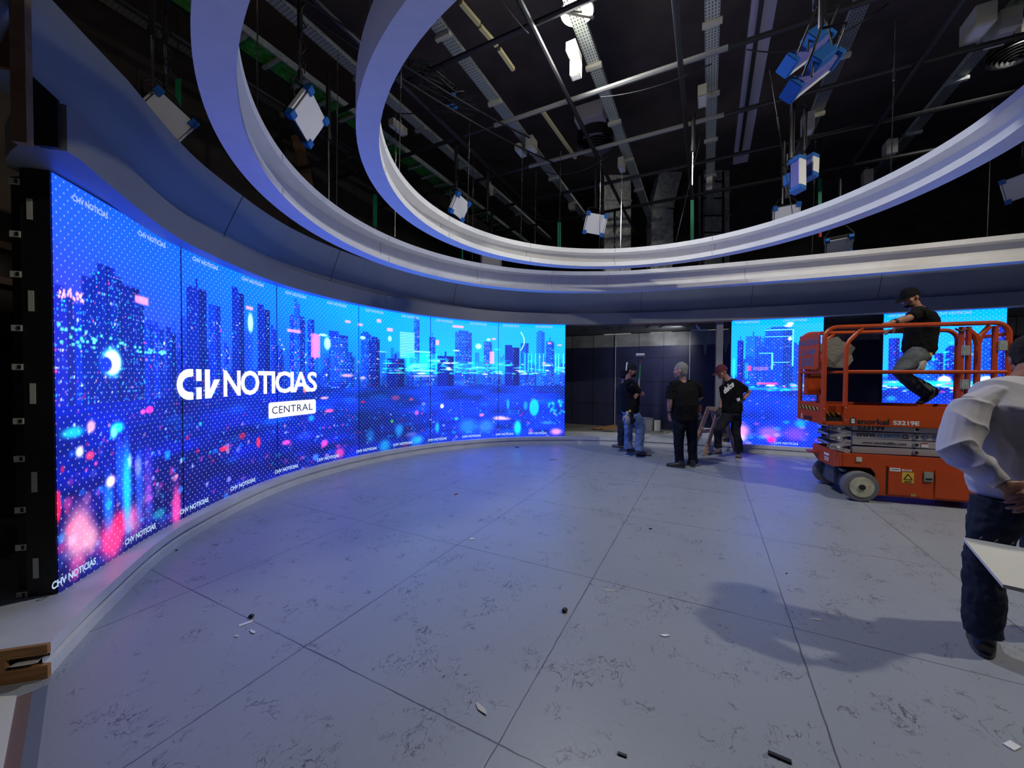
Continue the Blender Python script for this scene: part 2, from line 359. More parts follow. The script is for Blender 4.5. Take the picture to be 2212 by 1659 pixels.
wup = mat('brown_plank', (0.30, 0.18, 0.10), 0.8, vary=0.3, vscale=9, bump=0.3)
k9 = .93; qc = Vector((qb.x * k9, qb.y * k9, CH + (qb.z - CH) * k9)); wd9 = Vector((.9, .25, 0)).normalized()
b = MB(); b.bar(qc + Vector((.015, 0, 0)), qc + Vector((.015, 0, 1.9)), .055, .035, up=(.25, -.9, 0)); o = b.build('wooden_upright', wup); setp(o, 'brown wooden upright at the cut end of the grey header', 'board')
b = MB(); b.bar(qc + Vector((-.16, .0, .36)), qc + Vector((-.16, .0, 1.9)), .24, .02, up=(.25, -.9, 0)); o = b.build('plywood_sheet', mat('orange_brown_sheet', (.20, .085, .03), .8, vary=.3, vscale=9)); setp(o, 'orange brown wooden sheet behind the upright at the header end', 'board')
# fascia joints as thin grooves
for u in (1.35, 6.95, 8.2, 9.9, 2.6, 4.3):
    q, nn = pu(u); b = MB()
    for (d0, z0), (d1, z1) in zip(COVE[1:4], COVE[2:5]):
        b.bar(Vector((q[0], q[1], 0)) + Vector((nn[0], nn[1], 0)) * (d0 + near(u) + .0015) + Vector((0, 0, z0)), Vector((q[0], q[1], 0)) + Vector((nn[0], nn[1], 0)) * (d1 + near(u) + .0015) + Vector((0, 0, z1)), 0.007, 0.003, up=(nn[0], nn[1], 0.4))
    b.build('joint', M_blackp if u < 2 else M_pipe, cv)

# ------------------------------------------------------------------ hanging rings
def ring_prof(w, z0, z1, lip=0.075):
    t = 0.02   # (d measured inward from the outer face)
    return [(0, z0), (w, z0), (w, z0 + lip), (t, z0 + lip), (t, z1 - lip), (w, z1 - lip), (w, z1), (0, z1)]
# ring A follows the header, then runs straight to the right
def circ_pts(cx, cy, r, a0, a1, n):
    A = np.radians(np.linspace(a0, a1, n)); P = np.stack([cx + r * np.cos(A), cy + r * np.sin(A)], 1); N = -np.stack([np.cos(A), np.sin(A)], 1); return P, N
KA = [tuple(p) for p in circ_pts(1.2, 4.18, 3.59, 262, 98, 15)[0]] + [(1.5, 7.77), (2.33, 7.68), (3.6, 7.27), (4.85, 6.76), (6.2, 6.17), (7.4, 5.6), (8.9, 4.88), (10.6, 4.05)]
PA = catmull(KA, 10); TA = np.gradient(PA, axis=0); TA /= np.linalg.norm(TA, axis=1)[:, None]; NA = np.stack([TA[:, 1], -TA[:, 0]], 1)
b = MB(); b.sweep(PA, NA, ring_prof(0.19, 3.16, 3.55)); ra = b.build('hanging_ring', M_ring, smooth=True, angle=30)
setp(ra, 'outer white ceiling ring, the larger and lower one, running off to the side', 'ceiling ring')
PB, NB = circ_pts(1.48, 4.2, 2.95, 0, 357.5, 144)
b = MB(); b.sweep(PB, NB, ring_prof(0.18, 3.475, 3.79), closed=True); rb = b.build('hanging_ring', M_ring, smooth=True, angle=30)
setp(rb, 'inner white ceiling ring, the smaller circle hung inside and above the other', 'ceiling ring')
for P_, N_, w_, z0_, z1_, idxs, par in ((PA, NA, .19, 3.16, 3.55, (62, 93, 120, 141, 155, 175), ra), (PB, NB, .18, 3.475, 3.79, (20, 33, 46, 60, 75), rb)):
    for i in idxs:
        if i >= len(P_): continue
        q, nn = P_[i], N_[i]; c0 = Vector((q[0], q[1], 0)); nv = Vector((nn[0], nn[1], 0)); b = MB()
        b.bar(c0 + nv * (w_ + .001) + Vector((0, 0, z0_ + .01)), c0 + nv * (w_ + .001) + Vector((0, 0, z0_ + .07)), .004, .002, up=nv)
        b.bar(c0 + nv * .021 + Vector((0, 0, z0_ + .08)), c0 + nv * .021 + Vector((0, 0, z1_ - .08)), .004, .002, up=nv)
        b.bar(c0 + nv * (w_ + .001) + Vector((0, 0, z1_ - .07)), c0 + nv * (w_ + .001) + Vector((0, 0, z1_ - .01)), .004, .002, up=nv); b.build('joint', M_pipe, par)

# ------------------------------------------------------------------ what the screens show
rng = np.random.default_rng(7)
RES = 0.0085
def smooth(a, b, x): t = np.clip((x - a) / (b - a), 0, 1); return t * t * (3 - 2 * t)
def vnoise(x, y, seed=0):
    r = np.random.default_rng(seed).random((64, 64)); xi = np.floor(x).astype(int); yi = np.floor(y).astype(int); fx = x - xi; fy = y - yi; fx = fx*fx*(3-2*fx); fy = fy*fy*(3-2*fy)
    g = lambda a, b_: r[a % 64, b_ % 64]
    return (g(xi, yi) * (1-fx) + g(xi+1, yi) * fx) * (1-fy) + (g(xi, yi+1) * (1-fx) + g(xi+1, yi+1) * fx) * fy
class Pic:
    """city at night in section coordinates U (1 = 1.5 m) and height V in metres; display values 0..1"""
    def __init__(s, u0, u1, z1=2.5):
        nu = int((u1 - u0) * 1.5 / RES) + 1; nv = int(z1 / RES) + 1
        s.U, s.V = np.meshgrid(np.linspace(u0, u1, nu), np.linspace(0, z1, nv), indexing='ij'); s.u0, s.u1 = u0, u1; s.c = np.zeros(s.U.shape + (3,))
    def _win(s, u0, u1, v0, v1):
        nu, nv = s.U.shape; f = (nu - 1) / (s.u1 - s.u0); g = (nv - 1) / 2.5
        i0, i1 = int(max(0, (u0 - s.u0) * f)), int(min(nu, (u1 - s.u0) * f + 2)); j0, j1 = int(max(0, v0 * g)), int(min(nv, v1 * g + 2))
        return slice(i0, max(i0, i1)), slice(j0, max(j0, j1))
    def rect(s, u0, u1, v0, v1, col, a=1.0, soft=0.004):
        w = s._win(u0 - .02, u1 + .02, v0 - .03, v1 + .03); U, V = s.U[w], s.V[w]
        if U.size == 0: return
        k = smooth(u0 - soft, u0 + soft, U) * smooth(-u1 - soft, -u1 + soft, -U) * smooth(v0 - soft, v0 + soft, V) * smooth(-v1 - soft, -v1 + soft, -V) * a
        s.c[w] = s.c[w] * (1 - k[..., None]) + np.array(col) * k[..., None]
    def dot(s, u, v, ru, rv, col, a=1.0, hard=0.6, add=False):
        ru = ru / 1.5; w = s._win(u - ru * 1.6, u + ru * 1.6, v - rv * 1.6, v + rv * 1.6); U, V = s.U[w], s.V[w]
        if U.size == 0: return
        d = np.sqrt(((U - u) / ru) ** 2 + ((V - v) / rv) ** 2); k = (1 - smooth(hard, 1.5 - hard * 0.4, d)) * a; k = k[..., None]
        s.c[w] = s.c[w] + np.array(col) * k if add else s.c[w] * (1 - k) + np.array(col) * k
PINK, CYAN, WHITE, PEACH, RED, TEAL = (1, .30, .62), (.05, .75, 1), (.92, .95, 1), (1, .72, .68), (.95, .12, .35), (.15, .9, .75)
def lerp(stops, x):
    xs = [q[0] for q in stops]; return np.stack([np.interp(x, xs, [q[1][i] for q in stops]) for i in range(3)], -1)
def city(p, wrap=0.0):
    U, V = p.U - wrap, p.V
    top = lerp([(0, (.12, .36, .82)), (1, (.06, .39, .85)), (2, (.02, .48, .95)), (3, (0, .58, 1)), (6, (.0, .62, .97)), (7, (.0, .48, .95))], U)
    hor = lerp([(0, (.27, .23, .64)), (1, (.16, .33, .80)), (2, (.05, .38, .85)), (3, (.02, .50, .92)), (4, (.05, .66, .92)), (6, (.05, .62, .93)), (7, (0, .45, .9))], U)
    low = lerp([(0, (.05, .05, .40)), (1.5, (.02, .07, .44)), (3, (.01, .15, .58)), (5, (.02, .24, .72)), (6, (.04, .22, .70)), (7, (0, .25, .74))], U)
    mid = lerp([(0, (.02, .12, .54)), (1.5, (.01, .16, .58)), (3, (.01, .24, .66)), (6, (.02, .25, .68)), (7, (0, .3, .78))], U)
    k = smooth(1.45, 2.35, V)[..., None]; sky = hor * (1 - k) + top * k
    k2 = smooth(0.1, 1.1, V)[..., None]; gr = low * (1 - k2) + mid * k2
    k3 = smooth(1.28, 1.42, V)[..., None]; p.c[:] = gr * (1 - k3) + sky * k3
    nn = vnoise(U * 3, V * 9 + 3, 5) * .7 + vnoise(U * 30, V * 60, 6) * .3
    p.c *= (1 + (nn - .5)[..., None] * .55 * (1 - k3))
def tower(p, u0, u1, v1, col, wins=0.25, wc=None, v0=1.12, r=None, lit=None, a0=.88):
    r = r or rng; w = u1 - u0; p.rect(u0, u1, v0, v1, col, a0); k = r.integers(0, 4)
    if k == 0: p.rect(u0 + w * .2, u1 - w * .2, v1, v1 + .035, col, a0)
    elif k == 1: p.rect(u0 + w * .45, u0 + w * .55, v1, v1 + .09, col, a0)
    elif k == 2: p.rect(u0, u0 + w * .5, v1, v1 + .05, col, a0)
    p.rect(u0 + w * .62, u1, v0, v1, tuple(c * .72 for c in col), .55)
    if lit: p.rect(u0 + w * .05, u1 - w * .05, v0 + .1, v1 - .04, lit, .35)
    nu = max(2, int(w * 1.5 / .020)); nv = max(2, int((v1 - v0) / .027))
    for j in range(nv):
        row = r.random() < .30
        for i in range(nu):
            if r.random() < wins * (2.4 if row else .7):
                q = r.random(); c = wc or ((.25, .75, 1) if q < .5 else TEAL if q < .68 else WHITE if q < .82 else PEACH if q < .92 else PINK); uu, vv = u0 + w * (i + .5) / nu, v0 + (v1 - v0) * (j + .5) / nv; p.dot(uu, vv, .007 + .003 * r.random(), .006 + .003 * r.random(), c, .25 + .65 * r.random())
def wall_picture(p):
    city(p); D = (.02, .14, .55); D2 = (.03, .20, .66); D3 = (.02, .30, .74); R = np.random.default_rng(11)
    # far skyline, hazy
    for i in range(170):
        u = R.random() * 6.2; h = 1.30 + R.random() ** 1.5 * .55; w = .03 + R.random() * .10; k = min(1, u / 4); q = R.random() * .25
        if i < 110: p.rect(u, u + w, 1.15, h, (.04 + .02 * k - q * .1, .22 + .24 * k - q * .5, .68 + .14 * k - q), .55)
        else: tower(p, u, u + w, 1.2 + (h - 1.2) * .8, (.03, .16 + .16 * k - q * .3, .58 + .12 * k), .22, r=R, a0=.7)
    for i in range(420):
        u = R.random() * 6.1; v = R.random() * 1.22; g = 1.3 - v; w = .02 + .10 * g * R.random(); h = .006 + .04 * g * R.random(); p.rect(u, u + w, v, v + h, ((.0, .04, .32), (.05, .20, .80), (.10, .05, .45), (.02, .34, .85))[R.integers(0, 4)], .10 + .28 * R.random(), soft=.008 + .02 * g)
    # left group
    tower(p, .10, .21, 1.72, D2, .18, r=R); tower(p, .17, .27, 1.95, D, .10, r=R); tower(p, .24, .31, 2.00, D, .2, r=R); tower(p, .28, .38, 2.07, D, .12, r=R); tower(p, .36, .47, 2.02, D, .30, r=R); tower(p, .46, .62, 1.98, (.03, .10, .48), .16, r=R)
    tower(p, .56, .66, 1.86, D, .2, r=R); tower(p, .66, .74, 1.72, D2, .2, r=R); tower(p, .74, .84, 1.70, D2, .2, r=R); tower(p, .86, .95, 1.68, D, .12, r=R); tower(p, 0, .12, 1.80, (.10, .16, .62), .12, r=R)
    tower(p, 1.05, 1.24, 2.15, D, .08, r=R); tower(p, 1.26, 1.38, 2.03, D2, .14, r=R); tower(p, 1.50, 1.63, 2.24, D, .05, r=R); tower(p, 1.78, 1.92, 2.13, D, .10, r=R); tower(p, 1.93, 1.99, 1.9, D2, .1, r=R)
    tower(p, 2.15, 2.33, 2.14, D2, .25, r=R); tower(p, 2.20, 2.27, 2.32, (.05, .35, .8), .3, r=R); tower(p, 2.36, 2.44, 2.12, D2, .25, r=R); tower(p, 2.62, 2.86, 1.95, D2, .25, r=R, lit=(.1, .5, .8))
    tower(p, 3.02, 3.16, 2.02, D3, .2, r=R); tower(p, 3.14, 3.28, 1.95, D, .12, r=R); tower(p, 3.38, 3.62, 1.63, D, .03, r=R); tower(p, 3.76, 3.84, 2.38, D3, .3, r=R); tower(p, 3.98, 4.07, 2.08, D3, .25, r=R)
    tower(p, 4.10, 4.34, 1.72, D, .02, r=R); tower(p, 4.36, 4.60, 2.22, D3, .3, r=R); tower(p, 4.78, 4.90, 2.05, D3, .25, r=R); tower(p, 5.10, 5.32, 1.95, D, .03, r=R); tower(p, 5.58, 5.70, 2.30, (.03, .42, .86), .1, r=R)
    tower(p, 5.34, 5.46, 2.05, D3, .1, r=R); tower(p, 5.72, 5.84, 2.1, D3, .2, r=R)
    # striped bright building, lit spire, towers with light columns
    for j in range(16): p.rect(3.56, 3.77, 1.66 + j * .030, 1.672 + j * .030, (.75, .95, 1), .8)
    for u in (5.40, 5.45, 5.50, 5.56, 5.62, 5.68, 5.86, 5.90, 5.97): p.rect(u, u + .012, 1.42, 1.83, (.35, .95, .95), .85)
    p.rect(5.37, 5.7, 1.42, 1.84, (0, .62, .85), .35)
    for k in range(14): a = k / 13; p.dot(5.345 + .05 * math.sin(a * PI), 1.9 + a * .38, .014, .018, (.8, .95, 1), .8)
    # glowing street level toward the right
    for i in range(150):
        u = 3.3 + R.random() * 2.7; v = 1.36 + abs(R.normal()) * .16; p.dot(u, v, .03 + R.random() * .09, .008 + R.random() * .012, (TEAL, CYAN, WHITE, (.4, 1, .7))[R.integers(0, 4)], .35 + .5 * R.random())
    for u, v, w, h in ((3.9, 1.42, .34, .012), (3.88, 1.78, .25, .012), (3.85, 1.52, .22, .03), (4.05, 1.62, .18, .02), (4.7, 1.50, .2, .012), (3.75, 1.5, .1, .03)): p.rect(u - w / 2, u + w / 2, v - h, v + h, (.75, 1, .95), .75, soft=.012)
    p.rect(3.65, 4.1, 1.45, 1.75, (.05, .85, .85), .45, soft=.03); p.rect(4.34, 5.1, 1.42, 1.62, (.05, .72, .9), .40, soft=.04)
    p.dot(2.45, 1.74, .045, .19, (1, .45, .68), .95, .85); p.rect(2.40, 2.51, 1.58, 1.92, (1, .55, .72), .7)
    for u, v, w, h in ((2.2, 1.92, .16, .02), (1.69, 2.10, .08, .02), (.64, 1.90, .12, .03), (4.4, 2.33, .16, .025), (3.27, 2.27, .06, .03), (3.42, 2.14, .08, .03), (2.86, 2.18, .07, .02), (3.02, 2.16, .06, .02), (4.9, 1.72, .07, .13), (4.93, 2.12, .06, .02), (4.1, 1.98, .05, .05), (5.77, 2.06, .05, .02), (5.92, 2.02, .06, .015), (5.7, 1.62, .04, .02)): p.rect(u - w / 2, u + w / 2, v - h, v + h, (1, .62, .75), .85, soft=.012)
    for u, v, w, h in ((1.70, 1.93, .06, .12), (2.60, 1.80, .08, .1), (3.42, 1.98, .05, .05), (2.55, 1.92, .1, .02), (4.7, 1.95, .09, .06), (4.85, 2.1, .06, .03), (3.05, 1.95, .07, .03)): p.dot(u, v, w * .8, h, (.85, .97, 1), .75)
    for i in range(90):   # small lights of the skyline
        u = R.random() * 6; p.dot(u, 1.25 + R.random() * .55, .006 + .008 * R.random(), .008 + .008 * R.random(), (WHITE, CYAN, PINK, PEACH)[R.integers(0, 4)], .8)
    for i in range(24): p.rect(.0, .9, 1.47 + .02, 1.48, (.2, .8, .8), .05)
    for i in range(46):   # greenish lit facades at the far left
        u = R.random() * .85; v = 1.48 + R.random() * .13 * (1 - u); p.rect(u, u + .02, v, v + .02, (.45, .95, .75), .75)
    for i in range(26): p.dot(.02 + R.random() * .16, 1.80 + R.normal() * .02, .010, .012, PEACH, .9)
    # lights at the foot of the city, growing toward the viewer
    cols = (PINK, RED, PEACH, WHITE, CYAN, TEAL, PINK, CYAN)
    for i in range(900):
        v = R.random() ** .85 * 1.22; u = R.random() * 6.0; g = (1.25 - v) / 1.25; r = .005 + .034 * g ** 1.5 * (.3 + R.random() ** 2 * 1.2); left = max(0, 1 - u / 3.2)
        r *= (.65 + .7 * left); c = cols[R.integers(0, 8)]
        if u > 3 and c in (PINK, RED) and R.random() < .5: c = CYAN
        p.dot(u, v, r * (1 + R.random() * .8), r * (.8 + R.random() * .8), c, (.18 + .62 * R.random()) * (1 - .45 * g), .5)
    for i in range(110):  # broad haze patches
        u = R.random() * 6; v = R.random() * 1.0; p.dot(u, v, .10 + .2 * R.random(), .02 + .05 * R.random(), (CYAN, (.1, .2, .9), (.35, .1, .6), (0, .02, .35))[R.integers(0, 4)], .16, .2)
    # crescent light, big blurred street lamps
    p.dot(.38, 1.40, .13, .11, (.45, 1, .95), .9, .45); p.dot(.385, 1.40, .10, .085, (1, 1, 1), 1, .7); p.dot(.335, 1.385, .075, .055, (.03, .2, .7), .95, .7)
    for u, v, a, b_, c, al, h in ((.13, .30, .16, .20, (.96, .62, .66), .85, .3), (.22, .22, .09, .11, (1, .72, .70), .6, .2), (.37, .16, .16, .17, (1, .28, .50), .9, .3), (.47, .24, .12, .10, (1, .16, .42), .9, .3), (.55, .20, .13, .14, (.98, .55, .70), .55, .3), (.34, .42, .07, .22, (.1, .65, .95), .6, .3), (.49, .48, .07, .34, (.1, .80, 1), .8, .3), (.43, .62, .05, .26, (.1, .5, .95), .6, .3),
            (.60, .45, .06, .30, (.2, .55, .95), .5, .3), (.68, .40, .07, .34, (.55, .40, .85), .45, .3), (.36, .56, .06, .045, (1, .80, .90), .9, .5), (.52, .66, .03, .06, WHITE, .5, .4), (.59, .60, .05, .09, (.7, .7, 1), .5, .4), (.42, .93, .09, .045, (.1, .85, 1), .95, .3), (.39, .90, .045, .05, (.5, 1, 1), .9, .3), (.10, .95, .12, .04, (.1, .8, .75), .8, .4),
            (.22, .97, .05, .045, PEACH, .8, .5), (.14, .82, .045, .04, (.9, .9, .8), .8, .5), (.21, .78, .05, .03, (1, .30, .45), .85, .5), (.70, 1.03, .055, .03, (1, .25, .65), .95, .7), (.64, 1.02, .04, .022, (1, .4, .7), .8, .6), (0, .52, .035, .10, (1, .12, .38), .95, .6), (.06, .52, .045, .045, (.8, .3, .6), .6, .5), (.94, .13, .07, .22, (.95, .35, .60), .75, .4),
            (.86, .62, .045, .045, (.05, .6, 1), .8, .5), (1.14, .58, .025, .02, RED, .6, .6), (1.4, .53, .07, .03, (.95, .18, .35), .8, .6), (1.78, .50, .04, .07, (.95, .2, .35), .8, .5), (1.6, .62, .06, .04, (.7, .15, .3), .7, .6), (2.1, .42, .08, .035, (1, .35, .7), .8, .5), (2.56, .30, .07, .06, (1, .35, .7), .75, .5), (2.75, .10, .10, .09, (.95, .3, .6), .7, .4), (2.45, .12, .06, .05, (.3, .6, .9), .7, .5),
            (2.56, .98, .08, .022, PEACH, .7, .6), (2.62, .78, .09, .028, (1, .4, .65), .8, .6), (2.40, .70, .06, .05, (.1, .7, .95), .7, .4), (2.32, 1.16, .03, .06, (.9, .9, .3), .8, .4), (2.32, 1.10, .025, .035, (1, .5, .5), .9, .4), (3.35, .08, .13, .13, (.02, .75, .85), .7, .3), (3.55, .33, .10, .12, (.1, .75, .95), .7, .3), (3.15, .30, .09, .12, (.05, .6, .85), .6, .3),
            (3.80, .10, .16, .10, (.15, .70, .95), .8, .3), (3.72, .22, .14, .05, (.6, .65, .9), .5, .3), (3.45, .50, .035, .035, (.3, .95, .4), .7, .5), (3.80, .62, .05, .05, (.95, .45, .75), .7, .6), (4.17, .72, .045, .05, (.9, .85, 1), .8, .6), (3.9, .78, .05, .04, (.6, .6, 1), .6, .5), (4.1, .30, .05, .12, (.05, .75, .9), .7, .4), (4.38, .45, .05, .04, (.2, .9, .6), .6, .4),
            (4.55, .28, .22, .17, (.12, .50, .98), .85, .3), (4.82, .26, .2, .15, (.22, .55, 1), .7, .3), (4.75, .50, .06, .04, (1, .5, .7), .7, .5), (5.02, .42, .16, .05, (.90, .72, .92), .8, .4), (5.12, .40, .12, .035, PEACH, .6, .4), (5.30, .20, .09, .17, (.02, .78, .92), .9, .5), (5.42, .68, .05, .10, (.1, .8, .9), .5, .6), (5.55, .64, .11, .19, (.03, .75, .90), .85, .8),
            (5.15, .72, .035, .12, (.05, .7, .95), .7, .6), (5.5, .12, .05, .07, (.75, .45, .85), .6, .5), (5.88, .10, .14, .08, (.95, .60, .85), .85, .3), (5.75, .30, .16, .04, (.3, .7, .95), .5, .3), (3.05, .88, .05, .02, RED, .8, .5), (3.5, .92, .10, .05, (.85, .35, .55), .6, .4), (3.72, .88, .05, .03, (.9, .4, .5), .7, .4), (2.85, 1.32, .14, .03, PEACH, .7, .4), (3.05, 1.28, .07, .03, (1, .8, .8), .7, .4), (3.9, 1.32, .3, .02, (.9, .85, .85), .6, .4)):
        p.dot(u, v, a, b_, c, al, h)
    for i in range(26): p.dot(5.75 + R.random() * .28, .45 + R.random() * .35, .03, .035, (.1, .72, .95), .6, .6)
    k = smooth(3.0, 3.004, p.U) * (1 - smooth(3.55, 4.0, p.U)) * (1 - smooth(.9, 1.6, p.V)); p.c *= (1 - .18 * k[..., None])
    k = (1 - smooth(2.99, 3.0, p.U)) * smooth(2.3, 2.95, p.U) * .0; p.c *= 1 - k[..., None]
def side_picture(p, which):
    city(p, wrap=p.u0 - 5.0); R = np.random.default_rng(31 + which); u0 = p.u0; D, D3 = (.02, .16, .62), (.01, .32, .78)
    for i in range(18):
        u = u0 + R.random(); w = .06 + R.random() * .12; tower(p, u, u + w, 1.55 + R.random() * .65, (D, D3, (.0, .40, .80))[R.integers(0, 3)], .10, r=R)
    if which == 0:
        tower(p, u0 + .36, u0 + .66, 2.28, (.02, .30, .72), .10, r=R)
        for a, b_, c, d in ((.36, .66, 2.25, 2.265), (.36, .66, 2.12, 2.13), (.645, .66, 1.55, 2.26), (.30, .44, 1.80, 1.812), (.43, .445, 1.48, 1.81), (.43, .62, 1.62, 1.63)): p.rect(u0 + a, u0 + b_, c, d, (.45, .95, .95), .9)
        p.rect(u0 + .17, u0 + .22, 1.46, 1.56, (1, .3, .55), .9); p.rect(u0 + .24, u0 + .40, 1.47, 1.54, (.9, .5, .7), .5)
        p.rect(u0 + .02, u0 + .045, 1.3, 1.7, (.2, .8, .85), .7); p.rect(u0 + .15, u0 + .19, 1.3, 1.62, (.1, .65, .7), .6)
        p.dot(u0 + .96, 1.40, .10, .10, (.1, .8, .5), .85, .5); p.dot(u0 + .98, 1.37, .03, .03, (.8, 1, .9), .8)
        for q in ((.62, 2.37, .06, .03), (.60, 2.33, .07, .025), (.62, 2.08, .035, .04)): p.dot(u0 + q[0], q[1], q[2], q[3], (.9, .85, 1), .9)
    else:
        for q in ((.10, .97, .09, .05), (.34, 1.5, .2, .1)): p.dot(u0 + q[0], q[1], q[2], q[3], (.2, .85, .9), .5, .3)
        for i in range(40): p.dot(u0 + .3 + R.random() * .4, 1.55 + R.random() * .4, .03, .012, (TEAL, (.3, .95, .6), CYAN)[R.integers(0, 3)], .6, .4)
        for u in (.56, .87): p.dot(u0 + u, 1.30, .085, .075, (1, .93, 1), 1, .55)
        p.rect(u0, u0 + 1, 1.18, 1.29, (.1, .85, .95), .75, soft=.03); p.dot(u0 + .47, .80, .06, .012, (1, .35, .6), .9, .6)
    g0 = 1.15 if which == 0 else 1.18
    for i in range(60): p.dot(u0 + R.random(), g0 + R.normal() * .05, .02 + R.random() * .06, .008 + .012 * R.random(), (TEAL, CYAN, WHITE, PINK)[R.integers(0, 4)], .7, .4)
    if which == 0: p.rect(u0 + .28, u0 + .50, 1.19, 1.23, (1, .35, .6), .8, soft=.012); p.rect(u0, u0 + 1, 1.08, 1.13, (.1, .8, .95), .5, soft=.02)
    for i in range(70):
        v = R.random() * 1.0; r = .012 + .05 * (1 - v) * R.random(); p.dot(u0 + R.random(), v, r * 1.6, r, (CYAN, (.1, .3, 1), PINK, PEACH, (.3, .5, 1))[R.integers(0, 5)], .45, .4)
    for u, v, a, b_, c, al in ((.12, .25, .16, .16, (.95, .62, .85), .85), (.42, .24, .2, .14, (.7, .45, .9), .7), (.70, .24, .22, .16, (.55, .30, .85), .7), (.44, .10, .07, .07, (1, .15, .6), .85), (.1, .10, .14, .1, (.9, .75, .95), .8), (.75, .45, .10, .09, (.05, .7, .85), .7)): p.dot(u0 + u, v, a, b_, c, al if which == 0 else al * .3, .3)
def screen_material():
    m = bpy.data.materials.new('led_screen'); m.use_nodes = True; nt = m.node_tree; b = nt.nodes['Principled BSDF']; N, L = nt.nodes.new, nt.links.new
    b.inputs['Base Color'].default_value = (.01, .01, .012, 1); b.inputs['Roughness'].default_value = .45
    at_ = N('ShaderNodeVertexColor'); at_.layer_name = 'picture'; uv = N('ShaderNodeUVMap'); uv.uv_map = 'panel'
    def dots(pitch, rad, off):
        mp = N('ShaderNodeMapping'); mp.inputs['Scale'].default_value = (1 / pitch, 1 / pitch, 1); mp.inputs['Location'].default_value = (off, off, 0); L(uv.outputs[0], mp.inputs[0])
        fr = N('ShaderNodeVectorMath'); fr.operation = 'FRACTION'; L(mp.outputs[0], fr.inputs[0]); sb = N('ShaderNodeVectorMath'); sb.operation = 'SUBTRACT'; sb.inputs[1].default_value = (.5, .5, 0); L(fr.outputs[0], sb.inputs[0])
        ln = N('ShaderNodeVectorMath'); ln.operation = 'LENGTH'; L(sb.outputs[0], ln.inputs[0]); r = N('ShaderNodeMapRange'); r.inputs[1].default_value = rad * 1.5 / pitch; r.inputs[2].default_value = rad * .6 / pitch; L(ln.outputs['Value'], r.inputs[0]); return r.outputs[0]
    mxm = N('ShaderNodeMath'); mxm.operation = 'MAXIMUM'; L(dots(.068, .0052, 0.0), mxm.inputs[0]); L(dots(.068, .0052, 0.5), mxm.inputs[1])
    ml = N('ShaderNodeMath'); ml.operation = 'MULTIPLY'; ml.inputs[1].default_value = .20; L(mxm.outputs[0], ml.inputs[0])
    mx = N('ShaderNodeMix'); mx.data_type = 'RGBA'; L(ml.outputs[0], mx.inputs[0]); L(at_.outputs[0], mx.inputs[6]); mx.inputs[7].default_value = (.75, .85, 1, 1)
    L(mx.outputs[2], b.inputs['Emission Color']); b.inputs['Emission Strength'].default_value = 2.15; return m
M_screen = screen_material()
M_text = mat('screen_white', (.8, .8, .82), .5, emit=.92, ecol=(.93, .93, 1)); M_textd = mat('screen_small_text', (.5, .7, .8), .5, emit=.62, ecol=(.62, .82, 1)); M_textn = mat('screen_navy_text', (.02, .04, .14), .5, emit=.0)
Z0 = 0.16
def lin(c):
    c = np.clip(c, 0, 1); c = c ** np.array([1.18, 1.28, 1.26]); c = np.where(c <= .04045, c / 12.92, ((c + .055) / 1.055) ** 2.4)
    c[..., 1] *= 1 + .45 * c[..., 1]; c[..., 2] *= 1 + .95 * c[..., 2]   # the blue diodes run brighter than the camera can hold
    return c
def screen_panel(p, ua, ub, parent, gap=.004):
    i = (p.U[:, 0] >= ua - 1e-9) & (p.U[:, 0] <= ub + 1e-9); U, V, c = p.U[i], p.V[i], lin(p.c[i]); nu, nv = U.shape
    us = np.linspace(ua + gap, ub - gap, nu); pts = [pu(u) for u in us]; xy = np.array([a + n_ * .012 for a, n_ in pts])
    co = np.empty((nu, nv, 3)); co[..., 0] = xy[:, None, 0]; co[..., 1] = xy[:, None, 1]; co[..., 2] = Z0 + V
    idx = np.arange(nu * nv).reshape(nu, nv); f = np.stack([idx[:-1, :-1], idx[1:, :-1], idx[1:, 1:], idx[:-1, 1:]], -1).reshape(-1, 4)
    me = bpy.data.meshes.new('screen_panel'); me.vertices.add(nu * nv); me.vertices.foreach_set('co', co.ravel()); me.loops.add(f.size); me.loops.foreach_set('vertex_index', f.ravel().astype(np.int32))
    me.polygons.add(len(f)); me.polygons.foreach_set('loop_start', np.arange(0, f.size, 4, dtype=np.int32)); me.update(calc_edges=True)
    ca = me.color_attributes.new('picture', 'FLOAT_COLOR', 'POINT'); ca.data.foreach_set('color', np.concatenate([c, np.ones((nu, nv, 1))], -1).astype(np.float32).ravel())
    uvl = me.uv_layers.new(name='panel'); uvv = np.stack([U * 1.5, V], -1).reshape(-1, 2)[f.ravel()]; uvl.data.foreach_set('uv', uvv.astype(np.float32).ravel()); me.materials.append(M_screen)
    o = bpy.data.objects.new('screen_panel', me); C.objects.link(o); o.parent = parent; return o
def bent_text(body, u, z, size, m, name, parent, off=.018, bold=0.0, **k):
    v, f = text_mesh(body, size, bold=bold, **k); b = MB(); b.add([wall_pt(u + x / 1.5, z + y, off) for x, y in v], f); return b.build(name, m, parent)
def cabinets(name, ua, ub, parent):
    o = strip(name, ua, ub, [(-.13, Z0 + .002), (.006, Z0 + .002), (.006, Z0 + 2.5), (-.13, Z0 + 2.5)], M_blackp, kind=None, parent=parent, smooth=False); return o
lw = thing('curved_led_screen', 'long curved led screen wall showing a night skyline with a large white logo', 'led screen')
pic = Pic(0, 6); wall_picture(pic)
cabinets('cabinet_frame', 0, 6, lw)
for i in range(6): screen_panel(pic, i, i + 1, lw)
b = MB()
for u in (1, 2, 4, 5):
    w = .010 if u == 4 else .006; a0 = wall_pt(u, Z0 + 1.25, .014); _, nn = pu(u); b.box(a0, (w, .004, 2.5), rz=math.atan2(-nn[0], nn[1]))
b.build('panel_seam', M_blackp, lw)
